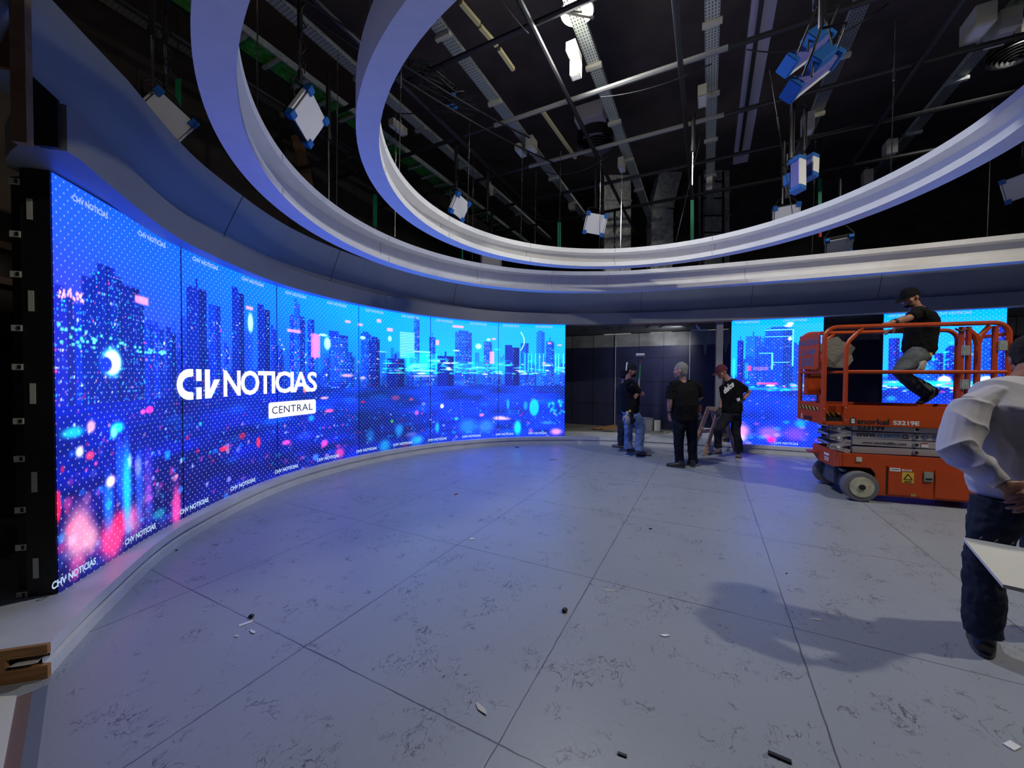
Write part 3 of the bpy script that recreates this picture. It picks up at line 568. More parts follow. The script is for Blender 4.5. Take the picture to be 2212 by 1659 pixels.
def add_bent(b, body, u, z, size, off, **k):
    v, f = text_mesh(body, size, **k); b.add([wall_pt(u + x / 1.5, z + y, off) for x, y in v], f)
for i in range(12):
    for u_, z_, sz_, bo_ in ((.24 + i * .495, Z0 + 2.415, .054, .0016), (.10 + i * .50, Z0 + .065, .060, .0020)):
        b = MB(); add_bent(b, 'CHV NOTICIAS', u_, z_, sz_, .016, bold=bo_); o = b.build('channel_lettering', M_textd, lw); o['label'] = 'small pale lettering at the edge of the screen'
# large logo: C, split H, V and NOTICIAS
b = MB(); zc = 1.385; hh = .145
def quadstrip(b, uv_, off=.017):
    b.add([wall_pt(u, zc + y, off) for u, y in uv_], [tuple(range(len(uv_)))])
cpo, cpi = [], []
for k_ in range(13):
    a = PI / 2 + PI * k_ / 12; cpo.append((1.065 + .12 * math.cos(a), hh * math.sin(a) * 1.0)); cpi.append((1.068 + .068 * math.cos(a), (hh - .075) * math.sin(a)))
for k_ in range(12): quadstrip(b, [cpo[k_], cpo[k_ + 1], cpi[k_ + 1], cpi[k_]])
quadstrip(b, [(1.065, hh), (1.065, hh - .075), (1.10, hh - .068), (1.10, hh)]); quadstrip(b, [(1.065, -hh), (1.10, -hh), (1.10, -hh + .068), (1.065, -hh + .075)])
quadstrip(b, [(1.128, hh), (1.128, .03), (1.180, .03), (1.180, hh)]); quadstrip(b, [(1.128, -.03), (1.128, -hh), (1.180, -hh), (1.180, -.03)])
quadstrip(b, [(1.212, hh), (1.212, -hh), (1.262, -hh), (1.262, hh)]); quadstrip(b, [(1.262, -hh), (1.262, -.06), (1.305, .045), (1.365, .045), (1.275, -hh)])
v, f = text_mesh('NOTICIAS', .40, bold=.010, align='LEFT', space=.86); vx = [p_[0] for p_ in v]; vy = [p_[1] for p_ in v]; sx = (2.468 - 1.40) * 1.5 / (max(vx) - min(vx)); my = (max(vy) + min(vy)) / 2; sy = 2 * hh / (max(vy) - min(vy))
b.add([wall_pt(1.40 + (x - min(vx)) * sx / 1.5, zc + (y - my) * sy, .017) for x, y in v], f)
b.build('logo', M_text, lw)
# rounded badge with CENTRAL
b = MB(); u0_, u1_, z0_, z1_ = 1.895, 2.452, .925 + .00, 1.130; zc2 = (z0_ + z1_) / 2; r_ = .025; n_ = 14
for k_ in range(n_):
    ua_, ub_ = u0_ + (u1_ - u0_) * k_ / n_, u0_ + (u1_ - u0_) * (k_ + 1) / n_
    def hgt(u):
        d = min(u - u0_, u1_ - u) * 1.5
        return (z1_ - z0_) / 2 - (0 if d > r_ else r_ - math.sqrt(max(0, r_ * r_ - (r_ - d) ** 2)))
    sub = [ua_ + (ub_ - ua_) * q / 4 for q in range(5)]
    for a_, c_ in zip(sub[:-1], sub[1:]): b.add([wall_pt(a_, zc2 - hgt(a_), .017), wall_pt(c_, zc2 - hgt(c_), .017), wall_pt(c_, zc2 + hgt(c_), .017), wall_pt(a_, zc2 + hgt(a_), .017)], [(0, 1, 2, 3)])
bd = b.build('badge', M_text, lw)
v, f = text_mesh('CENTRAL', .13, space=1.05); vx = [p_[0] for p_ in v]; vy = [p_[1] for p_ in v]; my = (max(vy) + min(vy)) / 2; sx = .72 / (max(vx) - min(vx)); b = MB()
b.add([wall_pt(2.173 + (x - (max(vx) + min(vx)) / 2) * sx / 1.5, zc2 + (y - my) * 1.05, .020) for x, y in v], f); b.build('badge_lettering', M_textn, bd)
# latches and labels on the open left side of the wall
pL, nL = pu(0); tL = (PP[SEG] - PP[SEG + 2]); tL /= np.linalg.norm(tL); PL = Vector((pL[0], pL[1], 0)); NL = Vector((nL[0], nL[1], 0)); TL = Vector((tL[0], tL[1], 0))
for zz in (2.58, 2.28, 2.05, 1.74, 1.515, 1.20, .98, .68, .46, .18 + Z0 * 0):
    b = MB(); b.bar(PL + NL * -.175 + TL * .004 + Vector((0, 0, zz)), PL + NL * -.128 + TL * .004 + Vector((0, 0, zz)), .035, .006, up=TL); lt = b.build('latch', M_beige, lw)
    b = MB(); b.box(PL + NL * -.14 + TL * .009 + Vector((0, 0, zz)), (.012, .004, .022), rz=math.atan2(NL.y, NL.x)); b.build('catch', M_blackp, lt)
for zz in (2.43, 1.90, 1.36, .84, .33): b = MB(); b.bar(PL + NL * -.085 + TL * .004 + Vector((0, 0, zz - .06)), PL + NL * -.085 + TL * .004 + Vector((0, 0, zz + .06)), .026, .003, up=TL); b.build('sticker', M_beige, lw)
b = MB(); b.bar(PL + NL * -.16 - TL * .05 + Vector((0, 0, .2)), PL + NL * -.16 - TL * .05 + Vector((0, 0, 2.62)), .05, .06); b.build('support_post', M_blackp, lw)
for which, (ua, lab) in enumerate(((8, 'blue city led screen standing just right of the steel column'), (10, 'blue city led screen partly hidden behind the scissor lift platform'))):
    t = thing('led_screen', lab, 'led screen'); pc = Pic(ua, ua + 1); side_picture(pc, which); cabinets('cabinet_frame', ua, ua + 1, t); screen_panel(pc, ua, ua + 1, t)
    for du, dz in (((.17, 2.425), (.67, 2.425), (.60, .05)) if which == 0 else ((.18, 2.425), (.62, 2.425), (.60, .05))): b = MB(); add_bent(b, 'CHV NOTICIAS', ua + du, Z0 + dz, .056, .016, bold=.001); b.build('channel_lettering', M_textd, t)

# ------------------------------------------------------------------ behind the opening
def wallv(name, u0, u1, v, z0, z1, m, th=.06, kind='structure'):
    b = MB(); b.bar(rm(u0, v, (z0 + z1) / 2), rm(u1, v, (z0 + z1) / 2), th, z1 - z0); o = b.build(name, m); o['kind'] = kind; return o
VB = 7.7
M_navyp = mat('dark_blue_wall_paint', (0.045, 0.050, 0.115), 0.42, vary=0.25, vscale=2)
M_unp = mat('unpainted_grey_panel', (0.34, 0.35, 0.33), 0.55, vary=0.45, vscale=2.5)
wallv('wall_backstage', -3.6, 9.5, VB, .155, 2.28, M_navyp); wallv('wall_backstage_strip', -3.6, 9.5, VB, 2.283, 2.62, M_unp)
b = MB()
for k in range(20): b.bar(rm(-3.274 + .6 * k, VB - .032, .16), rm(-3.274 + .6 * k, VB - .032, 2.62), .008, .004, up=VA)
for z in (.765, 1.375, 1.985): b.bar(rm(-3.6, VB - .032, z), rm(9.5, VB - .032, z), .004, .008)
setp(b.build('trim_1', M_blackp), kind='structure')
for k, u in enumerate((-1.474, .329)):
    b = MB(); b.bar(rm(u, VB - .05, .16), rm(u, VB - .05, 2.6), .012, .02, up=VA); setp(b.build('trim_%d' % (k + 2), M_white), kind='structure')
b = MB()
for (a, z) in ((.62, .30), (1.05, .26), (1.6, .2)): b.prism([(0, 0), (.10, 0), (.07, -z * .5), (.05, -z), (.02, -z * .4)], rm(a, VB - .032, 2.285), UA, (0, 0, 1), VA * -1, .003)
o = b.build('paint_drips', M_unp); setp(o, kind='structure'); o.name = 'trim_4'
for k in range(3):  # soffit closing the space behind the header, with dark slots
    pass
pts = [wall_pt(u, 0, -.24) for u in np.linspace(5.2, 13, 40)]; poly = [(p_.x, p_.y) for p_ in pts] + [tuple(rm(9.5, VB)[:2]), tuple(rm(-3.6, VB)[:2])]
b = MB(); b.prism(poly, (0, 0, 2.64), (1, 0, 0), (0, 1, 0), (0, 0, 1), .03); setp(b.build('ceiling_soffit', mat('soffit_grey', (.10, .11, .12), .6)), kind='structure')
b = MB()
for u in (-1.9, -1.35, -1.05, -.45, -.15, .45): b.bar(rm(u, 6.3, 2.636), rm(u - .12, 6.75, 2.636), .05, .006)
setp(b.build('trim_5', M_blackp), kind='structure')
b = MB(); a0 = wall_pt(6.25, 2.60, -.02)
b.tube([wall_pt(u, 2.61, .14) for u in np.linspace(6.1, 8.0, 20)], .012, 6); setp(b.build('trim_6', mat('copper_strip', (.32, .16, .13), .5)), kind='structure')
cp, cn = pu(7.87); b = MB(); b.box((cp[0], cp[1], 1.39), (.12, .14, 2.46), rz=math.atan2(-cn[0], cn[1])); setp(b.build('steel_column', mat('grey_column_paint', (.28, .28, .30), .4, metal=.2)), 'grey square column in the opening between the screens', 'column')
t = thing('spot_lamp', 'small white spot lamp under the header by the grey column', 'lamp', at(1505, 713, 8.3)); p0 = t.location.copy()
b = MB(); b.bar(p0 + Vector((-.12, 0, 0)), p0 + Vector((.22, -.05, .0)), .03, .02); b.build('bar', M_white, t)
b = MB(); b.tube([p0 + Vector((0, 0, .09)), p0 + Vector((.03, -.05, .02))], [.02, .03], 12); b.tube([p0 + Vector((0, 0, .08)), p0 + Vector((0, 0, .125))], .008, 6); b.build('lamp_head', M_white, t)
# litter of the building work on the deck
b = MB(); b.lathe(rm(-.60, 7.25, .16), [(.13, 0), (.15, .30), (.158, .30), (.158, .31), (.142, .31), (.125, .02)], 20); o = b.build('bucket', mat('grey_plastic', (.25, .26, .30), .5), smooth=True); setp(o, 'grey plastic bucket standing against the dark blue wall', 'bucket')
b = MB(); b.box(rm(-.36, 7.3, .29), (.14, .12, .26), rz=RZ); setp(b.build('carton', M_beige, bevel=.004), 'small pale carton beside the grey bucket', 'box')
b = MB(); b.box(at(1531, 935, 8.3), (.26, .2, .22), rz=RZ); o = b.build('carton', M_white, bevel=.004); o.location.z += .27 - (at(1531, 935, 8.3).z); setp(o, 'white carton on the deck beside the steel column', 'box')
for k, (px, py, px2, py2, lab) in enumerate(((1283, 926, 1330, 921, 'brown offcut plank lying on the deck, nearest the curved screen'), (1305, 929, 1334, 931, 'shorter brown offcut in front of the longer plank'))):
    b = MB(); p0, p1 = onz(px, py, .19), onz(px2, py2, .19); b.bar(p0 + Vector((0, 0, .04 * k)), p1 + Vector((0, 0, .02 + .05 * k)), .14, .03); setp(b.build('plank', M_ply), lab, 'plank', 'wood offcuts on the deck')
for k in range(3):
    pts = []; R = random.Random(40 + k)
    for i in range(22): a = i * .62 + k; c0 = rm(-.05 + .30 * k * .6 + .2 * math.cos(a) * (.6 + .3 * R.random()), 6.95 + .18 * math.sin(a) * (.7 + .3 * R.random()), .175 + .012 * k); pts.append(c0)
    b = MB(); b.tube(pts, .009, 6); o = b.build('cable', M_beige, smooth=True); setp(o, ('tangled cream cable on the deck beside the bucket', 'tangled cream cable on the deck, middle of the three heaps', 'tangled cream cable on the deck nearest the steel column')[k], 'cable', 'loose cables on the deck')
t = thing('trestle', 'wooden A-shaped trestle beside the man in the dark red cap', 'trestle', (3.98, 7.52, 0), .40)
def loc(o_, x, y, z): return wmat(o_) @ Vector((x, y, z))
b = MB(); b.bar(loc(t, 0, -.16, .87), loc(t, 0, .16, .87), .09, .07); b.build('beam', mat('pale_pine', (.42, .27, .18), .7, vary=.2), t)
for sx in (-1, 1):
    for sy in (-1, 1):
        b = MB(); b.bar(loc(t, sx * .03, sy * .12, .88), loc(t, sx * .44, sy * .14, .0), .025, .09, up=(0, 0, 1)); b.build('leg', MATS['pale_pine'], t)
b = MB(); b.bar(loc(t, -.22, .12, .42), loc(t, .22, .12, .42), .02, .07); b.build('brace', MATS['pale_pine'], t)

# ------------------------------------------------------------------ backstage on the left
b = MB(); b.box((-4.7, 4.0, 2.3), (.06, 4.4, 3.6), rz=.1); setp(b.build('wall_backdrop', mat('stained_concrete', (.10, .075, .055), .9, vary=.45, vscale=3)), kind='structure')
for k, (z, lab) in enumerate(((2.42, 'upper wooden batten fixed to the stained wall behind the screen'), (2.10, 'lower wooden batten fixed to the stained wall behind the screen'))):
    b = MB(); b.bar((-4.42, 2.0, z + .25), (-4.8, 5.6, z + .15), .04, .06); setp(b.build('batten', wup), lab, 'batten', 'battens behind the screen')
b = MB(); b.box((-4.3, 3.9, .85), (.3, 1.5, 1.7), rz=.1); b.box((-4.2, 3.6, 1.86), (.05, .8, .3), rz=.1); setp(b.build('equipment_case', M_blackp, bevel=.02), 'tall black case standing behind the open end of the curved screen', 'case')
b = MB(); b.box((-3.95, 2.35, .17), (.35, 1.3, .34), rz=.1); setp(b.build('painted_box', M_plinth, bevel=.006), 'low white painted box behind the left end of the plinth', 'box')
for k in range(3):
    R = random.Random(60 + k); b = MB(); b.tube([(-3.93 + .1 * math.sin(i * .9 + k) - .02 * k, 1.80 + .10 * i, .36 + .03 * k + .10 * math.sin(i * 1.3 + k) ** 2) for i in range(12)], .008, 6); setp(b.build('cable', M_blackp, smooth=True), ('black cable lying highest across the painted box', 'black cable hanging midway over the painted box', 'black cable lowest on the painted box')[k], 'cable', 'cables behind the curved screen')
b = MB()
q = [onz(-60, 1520, .003), onz(30, 1500, .003), onz(-8, 1700, .003), onz(-200, 1700, .003)]
def slab(name, pxs, z0, th, m, lab, cat, group=None):
    b = MB(); b.prism([tuple(onz(x, y, 0)[:2]) for x, y in pxs], (0, 0, z0), (1, 0, 0), (0, 1, 0), (0, 0, 1), th); return setp(b.build(name, m), lab, cat, group)
slab('board', [(-150, 1520), (36, 1508), (0, 1700), (-300, 1720)], .001, .012, M_paper, 'white sheet of board on the floor at the cut end of the plinth', 'board')
slab('floor_strip', [(36, 1508), (70, 1495), (38, 1700), (0, 1700)], .001, .003, mat('bare_floor_strip', (.20, .13, .11), .7), 'bare brown strip of floor beside the white board', 'floor strip')
slab('floor_strip', [(70, 1495), (104, 1480), (75, 1700), (38, 1700)], .001, .003, mat('blue_grey_floor_strip', (.17, .20, .25), .6), 'blue grey painted strip of floor along the brown strip', 'floor strip')

# ------------------------------------------------------------------ rig over the set
def perf(name, col, metal=.35):
    m = mat(name, col, .42, metal=metal, vary=.15, vscale=5); nt = m.node_tree; N, L = nt.nodes.new, nt.links.new; bs = nt.nodes['Principled BSDF']
    tc = N('ShaderNodeTexCoord'); mp = N('ShaderNodeMapping'); mp.inputs['Scale'].default_value = (1 / .036, 1 / .05, 1); mp.inputs['Location'].default_value = (.5, 0, 0); L(tc.outputs['Object'], mp.inputs[0])
    fr = N('ShaderNodeVectorMath'); fr.operation = 'FRACTION'; L(mp.outputs[0], fr.inputs[0]); sx = N('ShaderNodeSeparateXYZ'); L(fr.outputs[0], sx.inputs[0])
    def rng_(o_, a, b_):
        g = N('ShaderNodeMath'); g.operation = 'COMPARE'; L(o_, g.inputs[0]); g.inputs[1].default_value = a; g.inputs[2].default_value = b_; return g.outputs[0]
    mu = N('ShaderNodeMath'); mu.operation = 'MULTIPLY'; L(rng_(sx.outputs[0], .5, .16), mu.inputs[0]); L(rng_(sx.outputs[1], .5, .25), mu.inputs[1])
    mx = N('ShaderNodeMix'); mx.data_type = 'RGBA'; L(mu.outputs[0], mx.inputs[0]); mx.inputs[6].default_value = (*col, 1); mx.inputs[7].default_value = (.02, .02, .02, 1); L(mx.outputs[2], bs.inputs['Base Color']); return m
M_perf = perf('perforated_steel', (.55, .60, .57)); M_perfd = perf('perforated_steel_dull', (.22, .24, .24))
def rloc(o_, u, v, z): o_.location = rm(u, v, z); o_.rotation_euler[2] = RZ; return o_
TR = [(-5.8, -2.2, 9.2, 'cable tray farthest to the left, over the curved screen', M_perfd), (-4.0, -2.2, 9.2, 'cable tray second from the left beside the green ladder tray', M_perf), (-2.45, -1.4, 9.2, 'bright perforated cable tray carrying the two close pale boxes', M_perf),
      (-.80, -1.0, 9.2, 'perforated cable tray passing beside the round bright lamp', M_perf), (.72, -.5, 9.2, 'pale perforated cable tray nearest the wide lilac beam', M_perf), (2.32, 0, 7.5, 'perforated cable tray behind the blue fixtures at upper right', M_perfd), (4.02, 1.0, 9.2, 'faint cable tray farthest to the right', M_perfd)]
for u, v0, v1, lab, m in TR:
    t = thing('cable_tray', lab, 'cable tray', rm(u, 0, 6.0), RZ, 'perforated cable trays'); w = .16
    b = MB(); b.box((0, (v0 + v1) / 2, 0), (w, v1 - v0, .006)); b.build('tray_bed', m, t, local=True)
    for s_ in (-1, 1): b = MB(); b.box((s_ * (w / 2 + .003), (v0 + v1) / 2, .03), (.006, v1 - v0, .066)); b.build('tray_side', M_galv, t, local=True)
    for v in (1.42, 2.8, 4.18, 5.5, 6.9):
        if v0 < v < v1: b = MB(); b.box((0, v, -.03), (w + .07, .06, .05)); b.build('bracket', M_beige if abs(u) < 2.5 else M_galv, t, local=True)
# green ladder tray
t = thing('ladder_tray', 'long cable ladder with green bed between the rings and the left wall', 'cable tray', rm(-4.72, 0, 5.8), RZ)
for s_ in (-1, 1): b = MB(); b.box((s_ * .20, 3.4, .03), (.03, 12, .09)); b.build('rail', M_galv if s_ > 0 else M_pipe, t, local=True)
b = MB(); b.box((0, 3.4, .05), (.38, 12, .01)); b.build('bed', M_greent, t, local=True)
for i in range(28): b = MB(); b.box((0, -2.4 + .42 * i, 0), (.38, .05, .03)); b.build('rung', M_galv, t, local=True)
# wide lilac beam with a dark strut under it
b = MB(); b.bar(rm(1.28, -.6, 6.1), rm(1.28, 6.75, 6.1), .27, .16); t = b.build('ceiling_beam', mat('lilac_painted_beam', (.42, .40, .50), .5)); setp(t, 'wide lilac painted beam with a black strut along it', 'beam')
b = MB(); b.bar(rm(1.24, -.6, 5.96), rm(1.24, 6.1, 5.96), .05, .05); b.build('strut', M_black, t)
def pipe(u0, v0, u1, v1, z, r, m, lab, group='pipes of the lighting grid', name='lighting_pipe', sag=0):
    n = 2 if not sag else 14; b = MB(); P0, P1 = rm(u0, v0, z), rm(u1, v1, z); pts = [P0.lerp(P1, i / (n - 1)) - Vector((0, 0, sag * 4 * (i / (n - 1)) * (1 - i / (n - 1)))) for i in range(n)]
    b.tube(pts, r, 8); o = b.build(name, m, smooth=True); return setp(o, lab, 'pipe' if 'pipe' in name else 'cable', group)
for u, lab in ((-5.0, 'black lengthwise grid pipe nearest the left wall'), (-3.1, 'black lengthwise grid pipe above the left of the inner ring'), (-1.13, 'black lengthwise grid pipe crossing in front of the round air diffuser'), (.36, 'black lengthwise grid pipe between the round lamp and the pale tray'), (3.1, 'black lengthwise grid pipe at the upper right')):
    pipe(u, -2, u, 9.3, 5.52, .035, M_pipe, lab)
for v, lab, m, m2 in ((1.42, 'crosswise grid pipe nearest overhead', M_pipe, M_pipe), (2.80, 'crosswise grid pipe with a bright steel middle, second from the camera', M_steelp, M_pipe), (4.18, 'crosswise grid pipe just beyond the round diffuser', M_steelp, M_pipe), (5.5, 'dark crosswise grid pipe over the far side of the inner ring', M_pipe, M_pipe), (6.9, 'crosswise grid pipe farthest away near the ducts', M_pipe, M_pipe)):
    t = thing('lighting_pipe', lab, 'pipe', rm(0, v, 5.6), RZ, 'pipes of the lighting grid'); b = MB(); b.tube([(-2.45, 0, 0), (.9, 0, 0)], .035, 8); b.build('pipe_length', m, t, local=True, smooth=True)
    for a_, c_ in ((-6.4, -2.46), (.91, 7)): b = MB(); b.tube([(a_, 0, 0), (c_, 0, 0)], .034, 8); b.build('pipe_length', m2, t, local=True, smooth=True)
for k, (p0, p1, z, lab) in enumerate((((995, 5), (1035, 52), 5.9, 'pale yellow batten lamp nearest overhead'), ((1037, 57), (1073, 98), 5.9, 'pale yellow batten lamp in the middle of its row'), ((1078, 106), (1109, 150), 5.9, 'pale yellow batten lamp at the far end of its row'), ((1168, 235), (1243, 341), 5.75, 'thin yellow bar beside the round air diffuser'))):
    b = MB(); b.bar(onz(*p0, z), onz(*p1, z), .05, .045); setp(b.build('batten_lamp', M_yel), lab, 'lamp')
BX = [((1240, 115), 5.80, (.13, .30, .12), 'beige box below the bright round lamp'), ((1244, 150), 5.56, (.13, .12, .2), 'small beige box hung under the box below the bright lamp'), ((1148, 313), 5.80, (.14, .24, .22), 'beige junction box on the right of the bright tray'), ((1125, 325), 5.80, (.12, .30, .12), 'beige junction box on the left of the bright tray'), ((1517, 208), 5.80, (.12, .32, .16), 'beige junction box beside the pale tray near the lilac beam'), ((860, 275), 5.80, (.12, .34, .12), 'brownish junction box hung beside the tray at the inner ring'),
      ((1343, 356), 5.80, (.11, .26, .2), 'small beige box on the tray right of the diffuser'), ((1744, 268), 5.80, (.16, .22, .3), 'grey beige box behind the upper right fixtures'), ((2112, 52), 5.80, (.18, .34, .24), 'large beige box left of the faint tray at upper right'), ((2165, 60), 5.80, (.18, .34, .24), 'large beige box right of the faint tray at upper right'), ((1922, 322), 5.80, (.16, .24, .26), 'dim beige box on the faint tray above the inner ring'), ((1873, 385), 5.80, (.16, .2, .3), 'dimmest beige box, lowest on the faint tray'), ((1235, 447), 5.80, (.12, .2, .14), 'tiny pale box left of the hanging soft light'), ((1532, 398), 5.80, (.12, .16, .3), 'small pale box in front of the rightmost duct'), ((1058, 410), 5.80, (.1, .16, .22), 'tiny beige box near the middle of the grid')]
for (px, z, d, lab) in BX:
    t = thing('junction_box', lab, 'junction box', onz(px[0], px[1], z), RZ, 'junction boxes of the rig'); b = MB(); b.box((0, 0, 0), d); b.build('box_body', M_beige, t, local=True, bevel=.004); b = MB(); b.box((0, 0, -d[2] / 2 - .003), (d[0] * .7, d[1] * .7, .006)); b.build('cover', M_white, t, local=True)
    b = MB(); b.box((0, d[1] * .2, d[2] / 2 + .05), (.02, .02, .10)); b.build('hanger', M_galv, t, local=True)
# round air diffusers
def diffuser(p, r, lab):
    t = thing('air_diffuser', lab, 'air diffuser', p)
    for k in range(6):
        b = MB(); rr = r * (1 - k * .155); b.lathe((0, 0, -.02 * k), [(rr, .0), (rr - .028, .03), (rr - .034, .03), (rr - .008, -.004)], 32, cap=False); b.build('louver', MATS.get('diffuser_grey') or mat('diffuser_grey', (.14, .14, .15), .5), t, smooth=True, local=True)
    b = MB(); b.lathe((0, 0, .05), [(r * .98, 0), (r * .98, .3), (.0001, .3)], 32, cap=False); b.build('neck', M_blackp, t, local=True)
diffuser(onz(1286, 316, 6.1), .36, 'round ringed air diffuser in the middle of the rig'); diffuser(onz(2196, 118, 6.3), .30, 'round ringed air diffuser cut off at the upper right corner')
b = MB(); p0 = onz(1280, 258, 6.5); b.box(p0, (.55, .62, .28), rz=RZ); t = b.build('air_handler', mat('lilac_white_metal', (.5, .46, .50), .5), bevel=.01); setp(t, 'pale square air unit above the round diffuser', 'air unit')
b = MB(); b.box(p0 + Vector((.45, .15, -.1)), (.12, .5, .2), rz=RZ); b.build('side_flap', M_beige, t)
# ducts on the back of the hall
def duct(lab, pts, w, d_, Y):
    t = thing('air_duct', lab, 'duct', at(pts[-1][0], pts[-1][1], Y)); t.location.z = 0; P = [at(x, y, Y - .0) for x, y in pts]
    for a_, c_ in zip(P[:-1], P[1:]): b = MB(); b.bar(a_, c_, d_, w, up=(1, 0, 0)); b.build('duct_length', M_duct, t)
    for p_ in P[1:-1]: b = MB(); b.box(p_, (w + .05, d_ + .04, .05)); b.build('flange', M_galv, t)
    return t
duct('silver air duct standing left behind the inner ring', [(1330, 300), (1330, 385), (1330, 440), (1330, 495), (1330, 610), (1330, 760)], .76, .4, 11.2)
duct('silver air duct with a kinked upper length, brightest of the three', [(1470, 300), (1452, 345), (1425, 455), (1425, 490), (1425, 535), (1422, 610), (1422, 760)], .60, .4, 11.0)
duct('silver air duct standing right with a ladder frame in front', [(1541, 350), (1541, 420), (1541, 470), (1541, 610), (1541, 760)], .68, .4, 10.9)
t = thing('service_ladder', 'black ladder frame in front of the right silver duct', 'ladder', (0, 0, 0))
p0 = at(1516, 480, 10.6); t.location = (p0.x, p0.y, 0)
for px in (1516, 1562): b = MB(); b.bar(at(px, 370, 10.6), at(px, 640, 10.6), .04, .04); b.build('stile', M_black, t)
for py in (392, 428, 466, 502, 540): b = MB(); b.bar(at(1516, py, 10.6), at(1562, py, 10.6), .03, .03); b.build('rung', M_black, t)
# studio fixtures
def soft_light(lab, px, Y, nrm, roll, size=.5, top_z=5.5, rodpx=None, group='square soft lights with blue corners'):
    c = at(px[0], px[1], Y); t = thing('soft_light', lab, 'studio light', c, 0, group); n = Vector(nrm).normalized(); a = n.cross(Vector((0, 0, 1))).normalized(); bb = a.cross(n)
    a, bb = a * math.cos(roll) + bb * math.sin(roll), bb * math.cos(roll) - a * math.sin(roll); R = Matrix((a, bb, n)).transposed(); h = size / 2
    b = MB(); b.box(c - n * .06, (size, size, .09), M=R); b.build('housing', M_blackp, t, bevel=.006)
    b = MB(); b.box(c - n * .008, (size * .93, size * .93, .014), M=R); b.build('diffuser', M_white, t)
    for s0 in (-1, 1):
        for s1 in (-1, 1): b = MB(); b.box(c + (a * s0 + bb * s1) * (h - .02) - n * .02, (.075, .075, .075), M=R); b.build('corner', M_blue, t, bevel=.004)
    for q in ((-1, 0), (1, 0)): b = MB(); b.box(c + a * q[0] * (h + .004) - n * .04, (.02, size * .8, .04), M=R); b.build('side_rail', M_white, t)
    b = MB(); top = c - n * .12 + Vector((0, 0, h + .12)); b.tube([c + a * (h + .02) - n * .06, c + a * (h + .03) - n * .09 + Vector((0, 0, h * .8)), top + a * h * .5, top, top - a * h * .5, c - a * (h + .03) - n * .09 + Vector((0, 0, h * .8)), c - a * (h + .02) - n * .06], .011, 8); b.build('yoke', M_blackp, t, smooth=True)
    b = MB(); b.tube([top, (top.x, top.y, top.z + .14)], .026, 8); b.build('clamp', M_black, t)
    z = top.z + .14; cr = 0
    b = MB(); b.tube([(top.x, top.y, z), (top.x, top.y, z + (top_z - z) * .45)], .014, 8); b.build('inner_rod', M_chrome, t, smooth=True)
    b = MB(); b.tube([(top.x, top.y, z + (top_z - z) * .42), (top.x, top.y, top_z)], .028, 8); b.build('outer_rod', M_pipe, t, smooth=True)
    b = MB(); b.tube([(top.x + .03 + .03 * math.sin(i * 2.1), top.y + .03 * math.cos(i * 1.7), z + (top_z - z) * i / 12) for i in range(13)], .007, 6); b.build('cable', M_blackp, t, smooth=True); return t
soft_light('large soft light at far left hanging outside the outer ring', (357, 256), 4.15, (.52, -.65, -.55), .62, .38)
soft_light('soft light seen edge on between the two rings at left', (670, 255), 4.1, (.92, -.10, -.38), .30, .38)
soft_light('soft light half behind the inner ring, left of the middle', (995, 448), 6.7, (.72, -.5, -.35), .18, .34)
soft_light('soft light hanging alone in the middle above the far ring', (1286, 484), 7.4, (-.15, -.9, -.35), .22, .38)
soft_light('soft light half behind the inner ring, below the side-on fixtures', (1699, 468), 6.9, (-.35, -.8, -.45), -.06, .38)
soft_light('soft light tilted flat, under the inner ring at right', (1812, 533), 7.7, (-.3, -.45, -.85), -.06, .40)
soft_light('soft light cut off by the edge at far right', (2208, 402), 6.2, (-.75, -.6, -.35), -.2, .38)
soft_light('dark soft light seen in the gap between the rings, left', (1061, 566), 9.2, (0, -.8, -.6), 0, .46)
soft_light('dark soft light seen in the gap between the rings, middle', (1329, 583), 9.3, (0, -.9, -.5), 0, .5)
def side_fix(lab, px, Y, d, ln, rot=0, face=None):
    """blue framed fixture seen from the side: long lilac panel, blue ends, yoke and clamp"""
    c = at(px[0], px[1], Y); t = thing('panel_fixture', lab, 'studio light', c, 0, 'blue framed panel fixtures'); d = Vector(d).normalized(); n = Vector(face or (.3, -.7, -.6)); n = (n - d * n.dot(d)).normalized(); s_ = d.cross(n); R = Matrix((d, s_, n)).transposed()
    b = MB(); b.box(c, (ln, .13, .10), M=R); b.build('housing', mat('lilac_blue_metal', (.16, .16, .48), .45), t, bevel=.008)
    b = MB(); b.box(c + s_ * .075, (ln * .96, .02, .12), M=R); b.build('diffuser', M_white, t)
    for k in (-1, 1): b = MB(); b.box(c + d * k * (ln / 2 + .02), (.07, .17, .13), M=R); b.build('end_block', M_blue, t, bevel=.006)
    b = MB(); b.tube([c - d * ln * .45 - s_ * .10, c - d * ln * .42 - s_ * .22 + Vector((0, 0, .1)), c + Vector((0, 0, .30)) - s_ * .1, c + d * ln * .42 - s_ * .22 + Vector((0, 0, .1)), c + d * ln * .45 - s_ * .10], .012, 8); b.build('yoke', M_blackp, t, smooth=True)
    b = MB(); b.box(c - s_ * .13 + n * -.02, (ln * .42, .10, .12), M=R); b.build('power_box', M_blue, t, bevel=.006)
    q = c + Vector((0, 0, .30)) - s_ * .1; b = MB(); b.tube([q, (q.x, q.y, 5.55)], .022, 8); b.build('rod', M_chrome, t, smooth=True)
    b = MB(); b.tube([c - s_ * .14 + d * .1 * i + Vector((.03 * math.sin(i * 2), 0, .07 * math.cos(i * 1.5))) for i in range(-2, 3)] + [q + Vector((.04, 0, .1)), (q.x + .04, q.y, 5.5)], .009, 6); b.build('cable', M_blackp, t, smooth=True); return t
D1 = at(1826, 80, 4.15) - at(1705, 170, 3.9)
